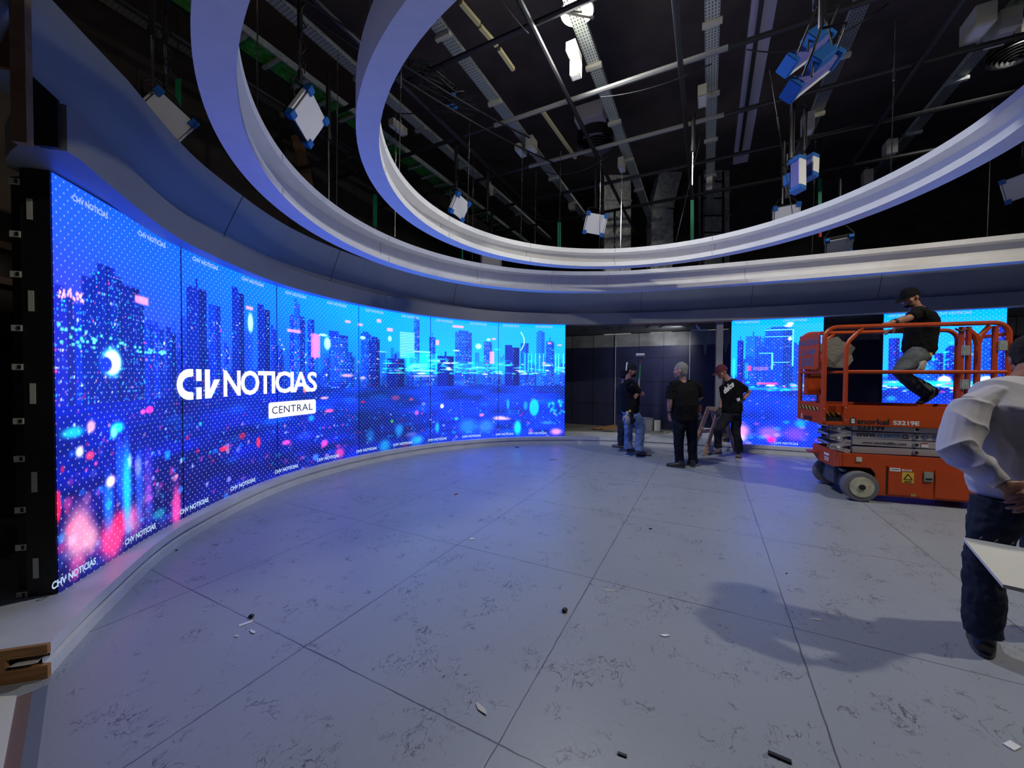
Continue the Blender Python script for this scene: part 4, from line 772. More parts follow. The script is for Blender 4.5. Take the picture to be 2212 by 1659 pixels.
side_fix('blue framed fixture at upper right, upper of the crossed pair', (1742, 112), 3.95, D1, .60, face=(.2, -.3, -.9)); side_fix('blue framed fixture at upper right, lower of the crossed pair', (1755, 160), 3.62, at(1795, 122, 3.85) - at(1712, 188, 3.75), .55, face=(.2, -.3, -.9))
side_fix('blue framed fixture hanging upright below the crossed pair, left one', (1722, 378), 5.6, (0.05, .1, 1), .40, face=(-.9, -.3, -.1)); side_fix('smaller blue framed fixture hanging upright below the crossed pair, right one', (1750, 362), 5.7, (.1, .1, 1), .24, face=(-.9, -.3, -.1))
# black telescopic hangers over the rings
for k, (px, y0, y1, Y, lab) in enumerate((((330, 0), 0, 200, 4.0, 'telescopic hanger over the far left soft light'), ((1053, 0), 355, 480, 7.6, 'telescopic hanger standing alone left of the middle'), ((1690, 0), 330, 440, 6.7, 'telescopic hanger over the half hidden soft light at right'), ((710, 0), 160, 440, 5.2, 'telescopic hanger just left of the inner ring'), ((1496, 0), 290, 400, 6.0, 'thin telescopic hanger left of the pale tray'))):
    t = thing('hanger', lab, 'hanger', at(px[0], y1, Y), 0, 'telescopic hangers'); p1, p0 = at(px[0], y1, Y), at(px[0], y1, Y); p0.z = 5.55; m_ = p1.lerp(p0, .5)
    b = MB(); b.tube([p0, m_], .030, 8); b.build('outer_tube', M_pipe, t, smooth=True); b = MB(); b.tube([m_, p1], .014, 8); b.build('inner_tube', M_chrome, t, smooth=True); b = MB(); b.tube([m_ + Vector((0, 0, -.04)), m_ + Vector((0, 0, .06))], .042, 8); b.build('collar', M_blackp, t)
# steel wires that carry the rings
def wire(p, topx, lab, k, turn=True):
    p = Vector(p); q = Vector((topx[0], topx[1], 5.5)); t = thing('ring_wire', lab, 'wire', p, 0, 'steel wires carrying the rings'); b = MB(); b.tube([p, q], .0055, 6); b.build('rope', M_chrome, t, smooth=True)
    m_ = p.lerp(q, .62); b = MB(); b.tube([m_, p.lerp(q, .70)], .013, 6); b.build('turnbuckle', M_chrome, t, smooth=True)
WB = [(205, 'ring wire at the near left of the inner ring'), (172, 'ring wire at the left bend of the inner ring'), (140, 'ring wire above the left far bend of the inner ring'), (118, 'ring wire left of the middle of the far inner ring'), (103, 'ring wire at the middle of the far inner ring'), (88, 'ring wire beside the left duct'), (62, 'slanting ring wire left of the right duct'), (28, 'long slanting ring wire below the blue fixtures'), (5, 'ring wire at the right bend of the inner ring')]
for k, (a, lab) in enumerate(WB):
    a = math.radians(a); x, y = 1.48 + 2.86 * math.cos(a), 4.2 + 2.86 * math.sin(a); sl = .45 if k in (6, 7) else .06; wire((x, y, 3.79), (x - sl * math.cos(a) * .8 + (.4 if k == 6 else -.35 if k == 7 else 0), y - sl), lab, k)
for k, (i, lab) in enumerate(((40, 'outer ring wire nearest at left'), (58, 'outer ring wire beside the edge-on soft light'), (80, 'outer ring wire left of the green strap'), (96, 'outer ring wire right of the green strap'), (118, 'outer ring wire in the gap, left'), (136, 'outer ring wire in the gap, middle'), (158, 'outer ring wire in the gap, right'), (182, 'outer ring wire under the tilted soft light'), (197, 'outer ring wire farthest to the right'))):
    q, nn = PA[min(i, len(PA) - 1)], NA[min(i, len(PA) - 1)]; x, y = q[0] + nn[0] * .09, q[1] + nn[1] * .09; wire((x, y, 3.55), (x + .02, y), lab, k)
# green straps
for k, (px, y0, y1, Y, lab) in enumerate((((385), 170, 340, 5.2, 'green hanging strap behind the far left soft light'), (810, 420, 490, 7.4, 'green hanging strap in the gap left of the inner ring'), (1208, 480, 560, 8.6, 'green hanging strap behind the middle of the far ring'), (1495, 432, 530, 8.6, 'green hanging strap left of the right duct'), (1771, 385, 500, 8.0, 'green hanging strap with a red end at right'), (999, 520, 560, 8.8, 'thin green strap seen in the gap between the rings'))):
    t = thing('strap', lab, 'strap', at(px, y1, Y), 0, 'green straps'); p1, p0 = at(px, y1, Y), at(px, y0, Y); b = MB(); b.tube([p0 + Vector((0, 0, 1.2)), p0], .006, 6); b.build('cord', M_blackp, t)
    b = MB(); b.bar(p0, p1, .075 if k < 5 else .03, .006, up=(0, 1, 0)); b.build('webbing', M_green, t)
    b = MB(); b.tube([p1, p1 - Vector((0, 0, .12))], .03, 8); b.build('hook', mat('red_plastic', (.5, .04, .03), .5) if k == 4 else M_black, t)
# loose cable runs on the grid
for k, (u0, v0, u1, v1, sg, lab) in enumerate(((-3.3, -.6, -2.0, 3.2, .10, 'black cable bundle crossing toward the bright tray, upper'), (-3.4, -.4, -1.8, 4.3, .16, 'black cable bundle crossing toward the bright tray, lower'), (-2.3, 4.1, -.9, 4.3, .22, 'black cable sagging between the pale boxes and the diffuser'), (-.7, 2.8, .72, 2.85, .08, 'cable sagging along the bright steel pipe'), (-3.9, 1.42, -2.4, 2.0, .15, 'cable sagging at the left of the inner ring'), (1.1, 2.8, 2.4, 2.8, .2, 'cable sagging behind the blue fixtures'), (-1.35, -.3, -1.2, 1.4, .1, 'thin cable slanting left of the bright lamp'), (-3.2, 4.3, -2.2, 6.2, .5, 'black cable drooping over the half hidden soft light'))):
    pipe(u0, v0, u1, v1, 5.5, .014 if k < 2 else .008, M_blackp, lab, 'cables over the grid', 'rig_cable', sg)
# cable clutter bundle with blue plugs
t = thing('cable_bundle', 'knot of black cables and blue plugs above the left of the inner ring', 'cables', onz(945, 190, 5.55)); R = random.Random(5)
for k in range(9):
    c0 = t.location; pts = [c0 + Vector((R.uniform(-.3, .3) + .12 * i, R.uniform(-.12, .12) + .14 * i, R.uniform(-.06, .1))) - Vector((.4, .45, 0)) for i in range(7)]; b = MB(); b.tube(pts, .010, 6); b.build('cable', M_blackp if k % 4 else M_pipe, t, smooth=True)
for k in range(5): b = MB(); c0 = t.location + Vector((R.uniform(-.1, .3), R.uniform(0, .4), R.uniform(-.1, 0))); b.tube([c0, c0 + Vector((.06, .03, .02))], .025, 8); b.build('plug', M_blue, t)
# brown struts and dark bracing at the left under the ceiling
for k, (p0, p1, Y, m, lab) in enumerate((((640, 290), (672, 430), 7.6, wup, 'brown wooden strut behind the edge-on soft light'), ((600, 262), (770, 372), 7.2, M_pipe, 'dark diagonal brace falling to the right, left of the inner ring'), ((770, 330), (620, 372), 7.3, M_pipe, 'dark diagonal brace falling to the left, left of the inner ring'))):
    b = MB(); b.bar(at(*p0, Y * .93), at(*p1, Y * .93), .10 if k == 0 else .05, .16 if k == 0 else .05); setp(b.build('brace', m), lab, 'brace')
# high bay lamp
t = thing('high_bay_lamp', 'round bright high bay lamp glowing at the top of the rig', 'lamp', HIGHBAY); b = MB(); b.lathe((0, 0, 0), [(.20, 0), (.21, .01), (.17, .16), (.09, .26), (.05, .30), (.05, .42), (.0001, .42)], 28, cap=False); b.build('reflector', mat('lamp_aluminium', (.6, .6, .6), .3, metal=.7), t, smooth=True, local=True)
b = MB(); b.lathe((0, 0, .0), [(.0001, .0), (.185, .0), (.185, .01), (.0001, .01)], 28, cap=False); b.build('lens', mat('lamp_glow', (1, 1, .9), .4, emit=45, ecol=(1, .96, .78)), t, local=True)
b = MB(); b.tube([(-.21, -.05, -.03), (.21, .03, -.03)], .02, 8); b.build('guard_bar', M_pipe, t, local=True)
b = MB(); b.tube([(0, 0, .42), (0, 0, 2.0)], .02, 8); b.build('stem', M_pipe, t, local=True)

# ------------------------------------------------------------------ scissor lift
LP = Vector((3.84, 4.75, 0)); LR = -math.radians(18)
lift = thing('scissor_lift', 'orange scissor lift with a railed platform and pale folded scissor arms', 'scissor lift', LP, LR)
def L3(x, y, z): return Vector((x, y, z))
def lb(name, c, d, m, parent=None, bevel=0.006, rot=None): b = MB(); b.box(c, d, M=rot); return b.build(name, m, parent or lift, local=True, bevel=bevel)
def lt(name, pts, r, m=None, parent=None, n=10): b = MB(); b.tube(pts, r, n); return b.build(name, m or M_orange, parent or lift, local=True, smooth=True)
LX = 1.72; LW = .76
# chassis: upper sill, skirt with wheel arch, doors
arch = [(.22, .40), (.22, .565), (1.80, .565), (1.80, .08), (.565, .08), (.555, .10), (.545, .34), (.50, .40)]
b = MB(); b.prism(arch, (0, .0, 0), (1, 0, 0), (0, 0, 1), (0, 1, 0), .03); ch = b.build('chassis', M_orange, lift, local=True, bevel=.005)
b = MB(); b.prism(arch, (0, LW - .03, 0), (1, 0, 0), (0, 0, 1), (0, 1, 0), .03); b.build('far_skirt', M_orange, ch, local=True)
b = MB(); b.box((1.02, LW / 2, .52), (1.56, LW - .07, .03)); b.box((1.22, LW / 2, .14), (1.1, LW - .07, .10)); b.build('bed', M_orange, ch, local=True)
b = MB(); b.prism([(0, .565), (LW, .565), (LW, .43), (LW * .78, .36), (LW * .22, .36), (0, .40)], (.19, 0, 0), (0, 1, 0), (0, 0, 1), (1, 0, 0), .03); b.build('front_plate', M_orange, ch, local=True, bevel=.004)
b = MB(); b.prism([(0, 0), (-.10, .02), (-.10, .16), (0, .2)], (.19, .55, .46), (1, 0, 0), (0, 1, 0), (0, 0, 1), .02); b.build('tow_bracket', M_orange, ch, local=True)
lb('end_plate', (1.79, LW / 2, .32), (.03, LW, .48), M_orange, ch)
for k, (xa, xb) in enumerate(((.665, .975), (1.095, 1.74))):
    o = lb('door', ((xa + xb) / 2, -.006, .27), (xb - xa, .012, .33), M_orange, lift, .003)
    lb('door_latch', ((xb - .08), -.016, .12), (.05, .015, .03), mat('brass', (.5, .38, .1), .4, metal=.6), o, .002)
dv = lb('charger_panel', (1.035, -.010, .345), (.085, .014, .115), mat('grey_green_plastic', (.30, .32, .27), .5)); lb('display', (1.035, -.019, .32), (.06, .004, .02), M_ink, dv, 0)
b = MB(); b.bar((.655, -.003, .44), (.655, -.003, .10), .01, .004, up=(0, 1, 0)); b.build('door_gap', M_ink, lift, local=True)
lb('indicator_plate', (.38, -.008, .50), (.055, .012, .055), M_beige, None, .002)
# axle, wheels
ax = lb('axle_beam', (.36, LW / 2, .20), (.17, LW - .16, .15), mat('slate_blue_steel', (.07, .085, .12), .5)); lb('motor_box', (.31, .36, .24), (.16, .26, .22), MATS['slate_blue_steel'], ax)
lb('steer_link', (.30, LW / 2, .325), (.05, .5, .03), M_galv, ax)
def wheel(x, y, lab=None, rim=True):
    b = MB(); R_ = .178; b.lathe((x, y, R_ + .002), [(R_ - .025, -.058), (R_ - .006, -.055), (R_, -.04), (R_, .04), (R_ - .006, .055), (R_ - .025, .058)], 36, axis=(0, -1, 0)); w = b.build('wheel', M_tyre, lift, smooth=True, local=True, angle=50)
    b = MB(); sgn = 1 if y < LW / 2 else -1; b.lathe((x, y - sgn * .050, R_ + .002), [(.118, 0), (.122, .016), (.108, .018), (.06, .010), (.05, .014)], 32, axis=(0, -sgn, 0)); r = b.build('rim', M_rim, w, smooth=True, local=True)
    b = MB(); b.lathe((x, y - sgn * .060, R_ + .002), [(.032, 0), (.034, .014), (.020, .018)], 18, axis=(0, -sgn, 0)); b.build('hub', M_ink, w, smooth=True, local=True); return w
wheel(.385, -.01); wheel(.385, LW + .01); wheel(1.62, .10); wheel(1.62, LW - .10)
# scissor pack
def beam(z, x0, x1, y, h=.082):
    b = MB(); b.box(((x0 + x1) / 2, y, z), (x1 - x0, .045, h)); return b
for j, z in enumerate((.610, .700, .790, .880)):
    for y in (.09, LW - .09):
        tilt = .006 if j % 2 else -.006
        b = MB(); b.bar((.34, y, z + tilt), (1.70, y, z - tilt), .045, .080, up=(0, 0, 1)); a = b.build('scissor_arm', M_scis, lift, local=True, bevel=.003)
        if y < .2:
            b = MB(); b.lathe((.955, y - .022, z), [(.030, 0), (.030, .012), (.014, .016)], 18, axis=(0, -1, 0)); pv = b.build('pivot', M_galv, a, smooth=True, local=True); b = MB(); b.lathe((.955, y - .038, z), [(.018, 0), (.016, .004)], 14, axis=(0, -1, 0)); b.build('pivot_cap', M_ink, pv, local=True)
# folded arm ends: V shaped plates with pins
for y in (.05, .17, LW - .17, LW - .05):
    for j in range(3):
        z0 = .585 + j * .115; dx = -.02 if y == .05 else .10 if y > .5 else 0
        for s_ in (-1, 1):
            b = MB(); b.bar((.335 + dx, y, z0 + .045 + s_ * .052), (.13 + dx, y, z0 + .045), .012, .052, up=(0, 0, 1)); b.build('arm_end', M_scis, lift, local=True, bevel=.002)
for j in range(3):
    z0 = .63 + j * .115; b = MB(); b.tube([(.19, .03, z0), (.24, LW - .03, z0)], .016, 10); b.build('cross_tube', M_white, lift, local=True, smooth=True)
    for y in (.035, .30, .50): b = MB(); b.lathe((.27, y, z0 + .01), [(.013, 0), (.013, .012)], 12, axis=(-.5, -.8, 0)); b.build('pin', M_ink, lift, local=True)
b = MB(); b.tube([(.24, .06, .585), (.24, .34, .585)], .018, 10); b.build('cross_tube', M_white, lift, local=True, smooth=True)
# platform
DZ = 1.0
lb('deck', (LX / 2, LW / 2, DZ - .03), (LX - .02, LW - .03, .05), M_blackp)
lb('side_board', ((.215 + LX) / 2, .012, 1.03), (LX - .215, .024, .25), M_orange); lb('far_side_board', (LX / 2, LW - .012, 1.03), (LX, .024, .25), M_orange)
lb('end_board', (.012, LW / 2, 1.035), (.024, LW, .255), M_orange); lb('end_board', (LX - .012, LW / 2, 1.03), (.024, LW, .25), M_orange)
lb('entry_sill', (.12, .012, .925), (.20, .024, .05), M_orange); lb('entry_lip', (.12, .015, 1.145), (.20, .03, .02), M_orange)
bk = lb('entry_back', (.13, .10, 1.03), (.22, .016, .21), M_orange)
def stripes(o, ax_, ay, w, h, n, par):
    b = MB(); b.prism([(0, 0), (w, 0), (w, h), (0, h)], o, ax_, ay, Vector(ax_).cross(Vector(ay)), .002); y = b.build('hazard_strip', M_hazy, par, local=True); b = MB(); st = w / n
    for i in range(n): b.prism([(i * st + st * .5, 0), (min(w, i * st + st), 0), (min(w, i * st + st * .5), h), (i * st, h)], Vector(o) + Vector(ax_).cross(Vector(ay)) * .003, ax_, ay, Vector(ax_).cross(Vector(ay)), .001)
    b.build('black_bars', M_ink, y, local=True)
stripes((-.002, .67, 1.065), (0, -1, 0), (0, 0, 1), .56, .045, 5, lift); stripes((.045, .088, 1.0), (1, 0, 0), (0, 0, 1), .17, .05, 3, bk)
# guard rails of box section
def sqt(name, pts, w=.038, m=None, parent=None): b = MB(); b.tube(pts, w * .62, 8); return b.build(name, m or M_orange, parent or lift, local=True, smooth=True)
def rc(cx, cz, r, a0, a1, y, n=6): return [(cx + r * math.cos(math.radians(a0 + (a1 - a0) * i / n)), y, cz + r * math.sin(math.radians(a0 + (a1 - a0) * i / n))) for i in range(n + 1)]
TZ = 2.105
for y in (.02, LW - .02):
    sqt('top_rail', [(.02, y, .93), (.02, y, 1.98)] + rc(.15, TZ - .13, .13, 180, 90, y) + [(1.55, y, TZ)] + rc(1.58, TZ - .13, .13, 90, 0, y) + [(1.71, y, 1.2)], .042)
    sqt('mid_rail', [(.24, y, 1.56), (1.71, y, 1.56)], .034)
    sqt('rail_post', [(.24, y, .93), (.24, y, 1.86), (.27, y, 1.94), (.40, y, TZ - .01)], .038)
sqt('mid_rail', [(.02, .02, 1.56), (.02, LW - .02, 1.56)], .034); sqt('mid_rail', [(1.71, .02, 1.56), (1.71, LW - .02, 1.56)], .034); sqt('top_rail', [(1.71, .02, 1.98), (1.71, LW - .02, 1.98)], .036)
b = MB(); b.tube([(.02, LW - .02, 2.05), (.02, .10, 2.05)], .02, 8); b.build('top_rail', M_orange, lift, local=True)
# gate and folding posts at the right end
for x, y in ((1.315, .03), (1.375, .03), (1.60, .03)): sqt('gate_post', [(x, y, 1.1), (x, y, 2.07)], .040)
sqt('gate_frame', [(1.455, .03, 1.15), (1.455, .03, 1.86), (1.43, .03, 1.97), (1.36, .03, 2.05)], .044); sqt('gate_frame', [(1.455, .03, 1.86), (1.48, .03, 1.97), (1.55, .03, 2.07)], .040)
for x, z in ((1.335, 1.80), (1.335, 1.42), (1.645, 1.85), (1.645, 1.45)): lb('hinge_plate', (x, -.002, z), (.07, .02, .11), M_galv, None, .003)
lt('chain', [(1.24, .0, 2.05), (1.28, -.02, 2.01), (1.34, -.01, 2.04)], .012, M_black)
# sign sheet on the left end, control box, sheet of grey paper
b = MB(); pts = [(.07, 1.62), (.12, 1.59), (.62, 1.60), (.70, 1.66), (.70, 1.95), (.64, 2.03), (.10, 2.06), (.05, 2.00)]; b.prism(pts, (-.022, 0, 0), (0, 1, 0), (0, 0, 1), (1, 0, 0), .012); sg = b.build('sign_sheet', M_orange, lift, local=True)
XA, ZA = (0, -1, 0), (0, 0, 1)
def ltxt(body, size, o, ax_, ay, m, par, name='lettering', **k): v, f = text_mesh(body, size, **k); b = MB(); o = Vector(o); b.add([o + Vector(ax_) * x + Vector(ay) * y for x, y in v], f); return b.build(name, m, par, local=True)
ltxt('WWW.SLEBOS.CL', .10, (-.0245, .38, 1.945), XA, ZA, M_inkb, sg, bold=.002, xs=.78); ltxt('22 816 6888', .10, (-.0245, .38, 1.82), XA, ZA, M_inkb, sg, bold=.002, xs=.8); ltxt('SLEBOS', .14, (-.0245, .40, 1.69), XA, ZA, M_inkb, sg, bold=.003, xs=.78)
cb = lb('control_box', (.15, .64, 1.5), (.20, .13, .5), M_orange); lb('control_face', (.15, .565, 1.6), (.17, .02, .2), mat('dull_red', (.2, .03, .015), .5), cb); lt('control_cable', [(.14, .55, 2.0), (.10, .50, 1.9), (.16, .52, 1.82), (.12, .55, 1.7)], .007, M_blackp)
b = MB(); b.prism([(0, .42), (.10, .50), (.18, .52), (.22, .46), (.30, .42), (.36, .36), (.32, .28), (.34, .20), (.28, .10), (.16, .10), (.02, .12), (.05, .25), (-.02, .30)], (.20, .60, 1.52), (.95, -.3, 0), (0, 0, 1), (.3, .95, 0), .004); o = b.build('paper_sheet', mat('grey_wrapping_paper', (.22, .21, .17), .8, bump=.5), None); o.location = LP; o.rotation_euler[2] = LR; setp(o, 'crumpled grey paper sheet hung over the lift control box', 'paper')
# lettering on the lift
F = (1, 0, 0)
def fit(body, x0, x1, z, h, y, m, par=None, bold=.003, name='lettering'):
    v, f = text_mesh(body, .1, bold=bold); vx = [q[0] for q in v]; vy = [q[1] for q in v]; sx = (x1 - x0) / (max(vx) - min(vx)); sz = h / (max(vy) - min(vy)); b = MB()
    b.add([(x0 + (a - min(vx)) * sx, y, z + (c - (max(vy) + min(vy)) / 2) * sz) for a, c in v], f); return b.build(name, m, par or lift, local=True)
fit('snorkel', .355, .665, .962, .070, -.002, M_ink); fit('S3219E', .70, .945, .957, .052, -.002, M_inkw, None, .004)
b = MB(); b.prism([(0, 0), (.045, 0), (.062, .02), (.062, .075), (.015, .075), (0, .06)], (.283, -.001, .925), F, ZA, (0, -1, 0), .001); em = b.build('emblem', M_ink, lift, local=True); fit('S', .293, .335, .962, .058, -.004, M_inkw, em, .006)
fit('WWW.', .376, .580, .790, .052, .064, M_ink); fit('SLEBOS', .588, .806, .790, .052, .064, M_inkb); fit('.CL', .812, .890, .790, .052, .064, M_ink); fit('22 8', 1.10, 1.23, .790, .050, .064, M_inkb)
fit('www.snorkellifts.com', .44, .865, .700, .034, .064, M_ink, None, .001); fit('S23199', .39, .655, .880, .060, .064, M_ink)
b = MB(); b.lathe((1.035, .065, .79), [(.028, 0), (.028, .002), (.023, .002), (.023, 0)], 20, axis=(0, -1, 0), cap=False); b.build('phone_mark', M_inkb, lift, local=True); b = MB(); b.tube([(1.025, .063, .80), (1.027, .063, .785), (1.045, .063, .778)], .004, 6); b.build('handset_mark', M_inkb, lift, local=True)
lb('warning_plate', (1.035, .064, .70), (.065, .003, .055), M_white, None, 0); lb('warning_band', (1.035, .061, .72), (.06, .002, .012), mat('red_ink', (.35, .03, .03), .5), None, 0)
ltxt('snorkel', .085, (-.002, .40, .955), XA, ZA, M_ink, lift, bold=.003, xs=1.0); ltxt('S', .09, (-.003, .60, .955), XA, ZA, M_inkw, lift, bold=.005)
st = lb('warning_sticker', (.845, -.014, .32), (.11, .002, .125), M_hazy, None, 0); b = MB(); b.prism([(-.045, 0), (.045, 0), (0, .075)], (.845, -.0165, .295), F, ZA, (0, -1, 0), .0008); b.build('triangle', M_ink, st, local=True); b = MB(); b.prism([(-.028, 0), (.028, 0), (0, .047)], (.845, -.0178, .303), F, ZA, (0, -1, 0), .0008); b.build('triangle_field', M_hazy, st, local=True)
for z in (.262, .252): b = MB(); b.box((.845, -.0165, z + .015), (.065, .001, .005)); b.build('printed_line', M_ink, st, local=True)
for x, w, h in ((.725, .10, .04), (.835, .09, .02)):
    s_ = lb('notice_sticker', (x, -.0138, .405), (w, .002, h), M_white, None, 0); b = MB(); b.box((x, -.0155, .408), (w * .7, .001, .006)); b.build('printed_line', M_ink if h > .03 else MATS['red_ink'], s_, local=True)
lb('plate_sticker', (.186, .33, .43), (.004, .10, .05), M_white, None, 0); s_ = lb('plate_sticker', (.186, .33, .49), (.004, .14, .03), M_white, None, 0); ltxt('CE', .05, (.182, .33, .43), XA, ZA, M_ink, lift, bold=.001)
for (x, z) in ((.022, .97), (.022, 1.10), (.24, .97), (.24, 1.12)): b = MB(); b.lathe((x + .0, -.004, z), [(.008, 0), (.006, .006)], 10, axis=(0, -1, 0)); b.build('bolt', M_galv, lift, local=True)

# ------------------------------------------------------------------ people
def remesh(b, name, m, parent, voxel=.008, smooth_n=3, wrinkle=0, wscale=6.0, seed=0, keep=None):
    me = bpy.data.meshes.new('tmp'); me.from_pydata(b.v, [], b.f); bm = bmesh.new(); bm.from_mesh(me); bmesh.ops.recalc_face_normals(bm, faces=bm.faces); bm.to_mesh(me); bm.free()
    o = bpy.data.objects.new('tmp', me); C.objects.link(o); r = o.modifiers.new('r', 'REMESH'); r.mode = 'VOXEL'; r.voxel_size = voxel
    s_ = o.modifiers.new('s', 'SMOOTH'); s_.iterations = smooth_n; s_.factor = .5
    dg = bpy.context.evaluated_depsgraph_get(); ev = bpy.data.meshes.new_from_object(o.evaluated_get(dg)); bpy.data.objects.remove(o); ev.name = name
    if wrinkle:
        n = len(ev.vertices); off = Vector((seed * 3.7, seed * 1.3, 0)); nr = [v.normal.copy() for v in ev.vertices]
        for v, q in zip(ev.vertices, nr):
            p = v.co * wscale + off; w = noise.noise(Vector((p.x + p.z * .6, p.y, p.z * 1.3 - p.x * .3))) + .5 * abs(noise.noise(p * 2.3)) * 2 - .4; v.co += q * w * wrinkle
    if parent: ev.transform(wmat(parent).inverted())
    ev.materials.clear(); ev.materials.append(m); ev.shade_smooth(); ob = bpy.data.objects.new(name, ev); C.objects.link(ob)
    if parent: ob.parent = parent
    return ob
def frame(fwd, up):
    f = Vector(fwd).normalized(); u = Vector(up).normalized(); u = (u - f * u.dot(f)).normalized(); r = f.cross(u); return Matrix((r, f, u)).transposed()   # columns: right, forward, up
def head_parts(b, c, M, s=1.0):
    """skull, jaw, nose, ears, brow, lips; c = centre of the skull"""
    def p(x, y, z): return c + M @ Vector((x * s, y * s, z * s))
    b.ell(p(0, -.008, .02), (.074 * s, .094 * s, .100 * s), M); b.ell(p(0, .022, -.035), (.060 * s, .070 * s, .078 * s), M); b.ell(p(0, .055, -.090), (.034 * s, .032 * s, .026 * s), M)
    for x in (-1, 1):
        b.ell(p(x * .076, -.005, -.012), (.010 * s, .020 * s, .031 * s), M, 8, 6); b.ell(p(x * .045, .052, -.030), (.024 * s, .028 * s, .030 * s), M, 10, 6); b.ell(p(x * .030, .078, .022), (.026 * s, .014 * s, .009 * s), M, 8, 6)
    b.tube([p(0, .080, .015), p(0, .093, -.016), p(0, .088, -.030)], [.008 * s, .012 * s, .014 * s], 8); b.ell(p(0, .088, -.060), (.024 * s, .010 * s, .007 * s), M, 8, 6); b.ell(p(0, .086, -.070), (.020 * s, .010 * s, .007 * s), M, 8, 6)
def eyes(c, M, parent, s=1.0):
    for x in (-1, 1):
        b = MB(); b.ell(c + M @ Vector((x * .030 * s, .082 * s, .004 * s)), (.012 * s, .008 * s, .008 * s), M, 10, 6); e = b.build('eye', mat('eye_white', (.6, .58, .55), .3), parent, smooth=True); b = MB(); b.ell(c + M @ Vector((x * .030 * s, .088 * s, .004 * s)), (.0055 * s, .004 * s, .0055 * s), M, 8, 6); b.build('iris', M_ink, e)
def hand(b, w, d, n, side, s=1.0, curl=.35, spread=.16, thumb=1.0):
    """palm and five fingers; w wrist, d pointing direction, n back-of-hand normal, side = +1 when the thumb lies toward d x n"""
    d = Vector(d).normalized(); n = Vector(n); n = (n - d * n.dot(d)).normalized(); t = d.cross(n) * side; P = lambda x, y, z: w + d * x * s + t * y * s + n * z * s
    b.tube([P(-.015, 0, 0), P(.02, .002, 0), P(.055, .002, .002), P(.085, 0, 0)], [(.024 * s, .017 * s), (.033 * s, .016 * s), (.040 * s, .014 * s), (.038 * s, .011 * s)], 12, side=t)
    L_ = (.070, .078, .072, .056); Y_ = (.029, .010, -.010, -.029); r0 = .0088
    for k in range(4):
        a = curl * (1 + .12 * k); y = Y_[k]; p = P(.082 - .004 * abs(k - 1), y, 0); dr = (d + t * (spread * (1.5 - k) / 1.5) * .5).normalized(); l = L_[k] * s; pts = [P(.060, y * .9, 0), p]; q = p.copy(); ang = 0
        for seg, f_ in enumerate((.45, .30, .25)): ang += a * (.8 if seg == 0 else 1.1); q = q + (dr * math.cos(ang) - n * math.sin(ang)) * l * f_; pts.append(q.copy())
        b.tube(pts, [r0 * s * 1.05, r0 * s * 1.05, r0 * s, r0 * s * .93, r0 * s * .8], 8)
    a0 = P(.012, .026, -.004); a1 = a0 + (d * .62 + t * .75 * thumb - n * .25).normalized() * .036 * s; a2 = a1 + (d * .85 + t * .42 * thumb - n * .30).normalized() * .030 * s; a3 = a2 + (d * .95 + t * .15 - n * .35).normalized() * .024 * s
    b.tube([P(.0, .012, 0), a0, a1, a2, a3], [.014 * s, .0135 * s, .0115 * s, .0105 * s, .0085 * s], 8)
def shoe(name, heel, toe, m, parent, z0=0.0, w=.048, ankle=None):
    h, t_ = Vector(heel), Vector(toe); h.z = t_.z = z0; d = (t_ - h).normalized(); L_ = (t_ - h).length; s_ = d.cross(Vector((0, 0, 1)))
    b = MB(); q = lambda x, z: h + d * x * L_ + Vector((0, 0, z))
    b.tube([q(.0, .045), q(.08, .050), q(.30, .050), q(.55, .042), q(.80, .036), q(.97, .030), q(1.02, .026)], [(w * .55, .030), (w * .8, .042), (w * .82, .045), (w * .95, .036), (w * 1.0, .028), (w * .75, .022), (w * .35, .012)], 14, side=s_)
    b.tube([q(.20, .06), q(.18, .11)], [(w * .85, .055), (w * .80, .048)], 14, side=s_); o = remesh(b, name, m, parent, .006, 3)
    b = MB(); n = 20; poly = []
    for i in range(n): a = 2 * PI * i / n; x = .5 + .54 * math.cos(a); ww = w * (1.06 if x > .5 else .92) * (abs(math.sin(a)) ** .75) * (1 if math.sin(a) >= 0 else -1); poly.append((x * L_, ww))
    b.prism(poly, h + Vector((0, 0, .0)), d, s_, (0, 0, 1), .024); b.build('sole', M_sole, o, bevel=.003); return o
def limb(b, pts, rs, n=14): b.tube(pts, rs, n)
def torso(b, pel, waist, chest, neck, side, wid=(.165, .150, .185), dep=(.115, .105, .120), shoulders=None, g=0.0):
    sd = Vector(side).normalized(); pel, waist, chest, neck = map(Vector, (pel, waist, chest, neck)); up = (neck - chest)
    pts = [pel - (waist - pel) * .45, pel, waist, chest, chest + up * .55, chest + up * .82, neck]
    r = [(wid[0] * .85 + g, dep[0] * .8 + g), (wid[0] + g, dep[0] + g), (wid[1] + g, dep[1] + g), (wid[2] + g, dep[2] + g), (wid[2] * .92 + g, dep[2] * .78 + g), (wid[2] * .52 + g, dep[2] * .55 + g), (.062 + g * .6, .062 + g * .6)]
    b.tube(pts, r, 20, side=sd)
    if shoulders:
        for s_ in shoulders: b.tube([chest + up * .78, (chest + up * .62).lerp(Vector(s_), .6) + Vector((0, 0, .025)), Vector(s_)], [(.062 + g, .058 + g), (.070 + g, .066 + g), (.058 + g, .056 + g)], 12)
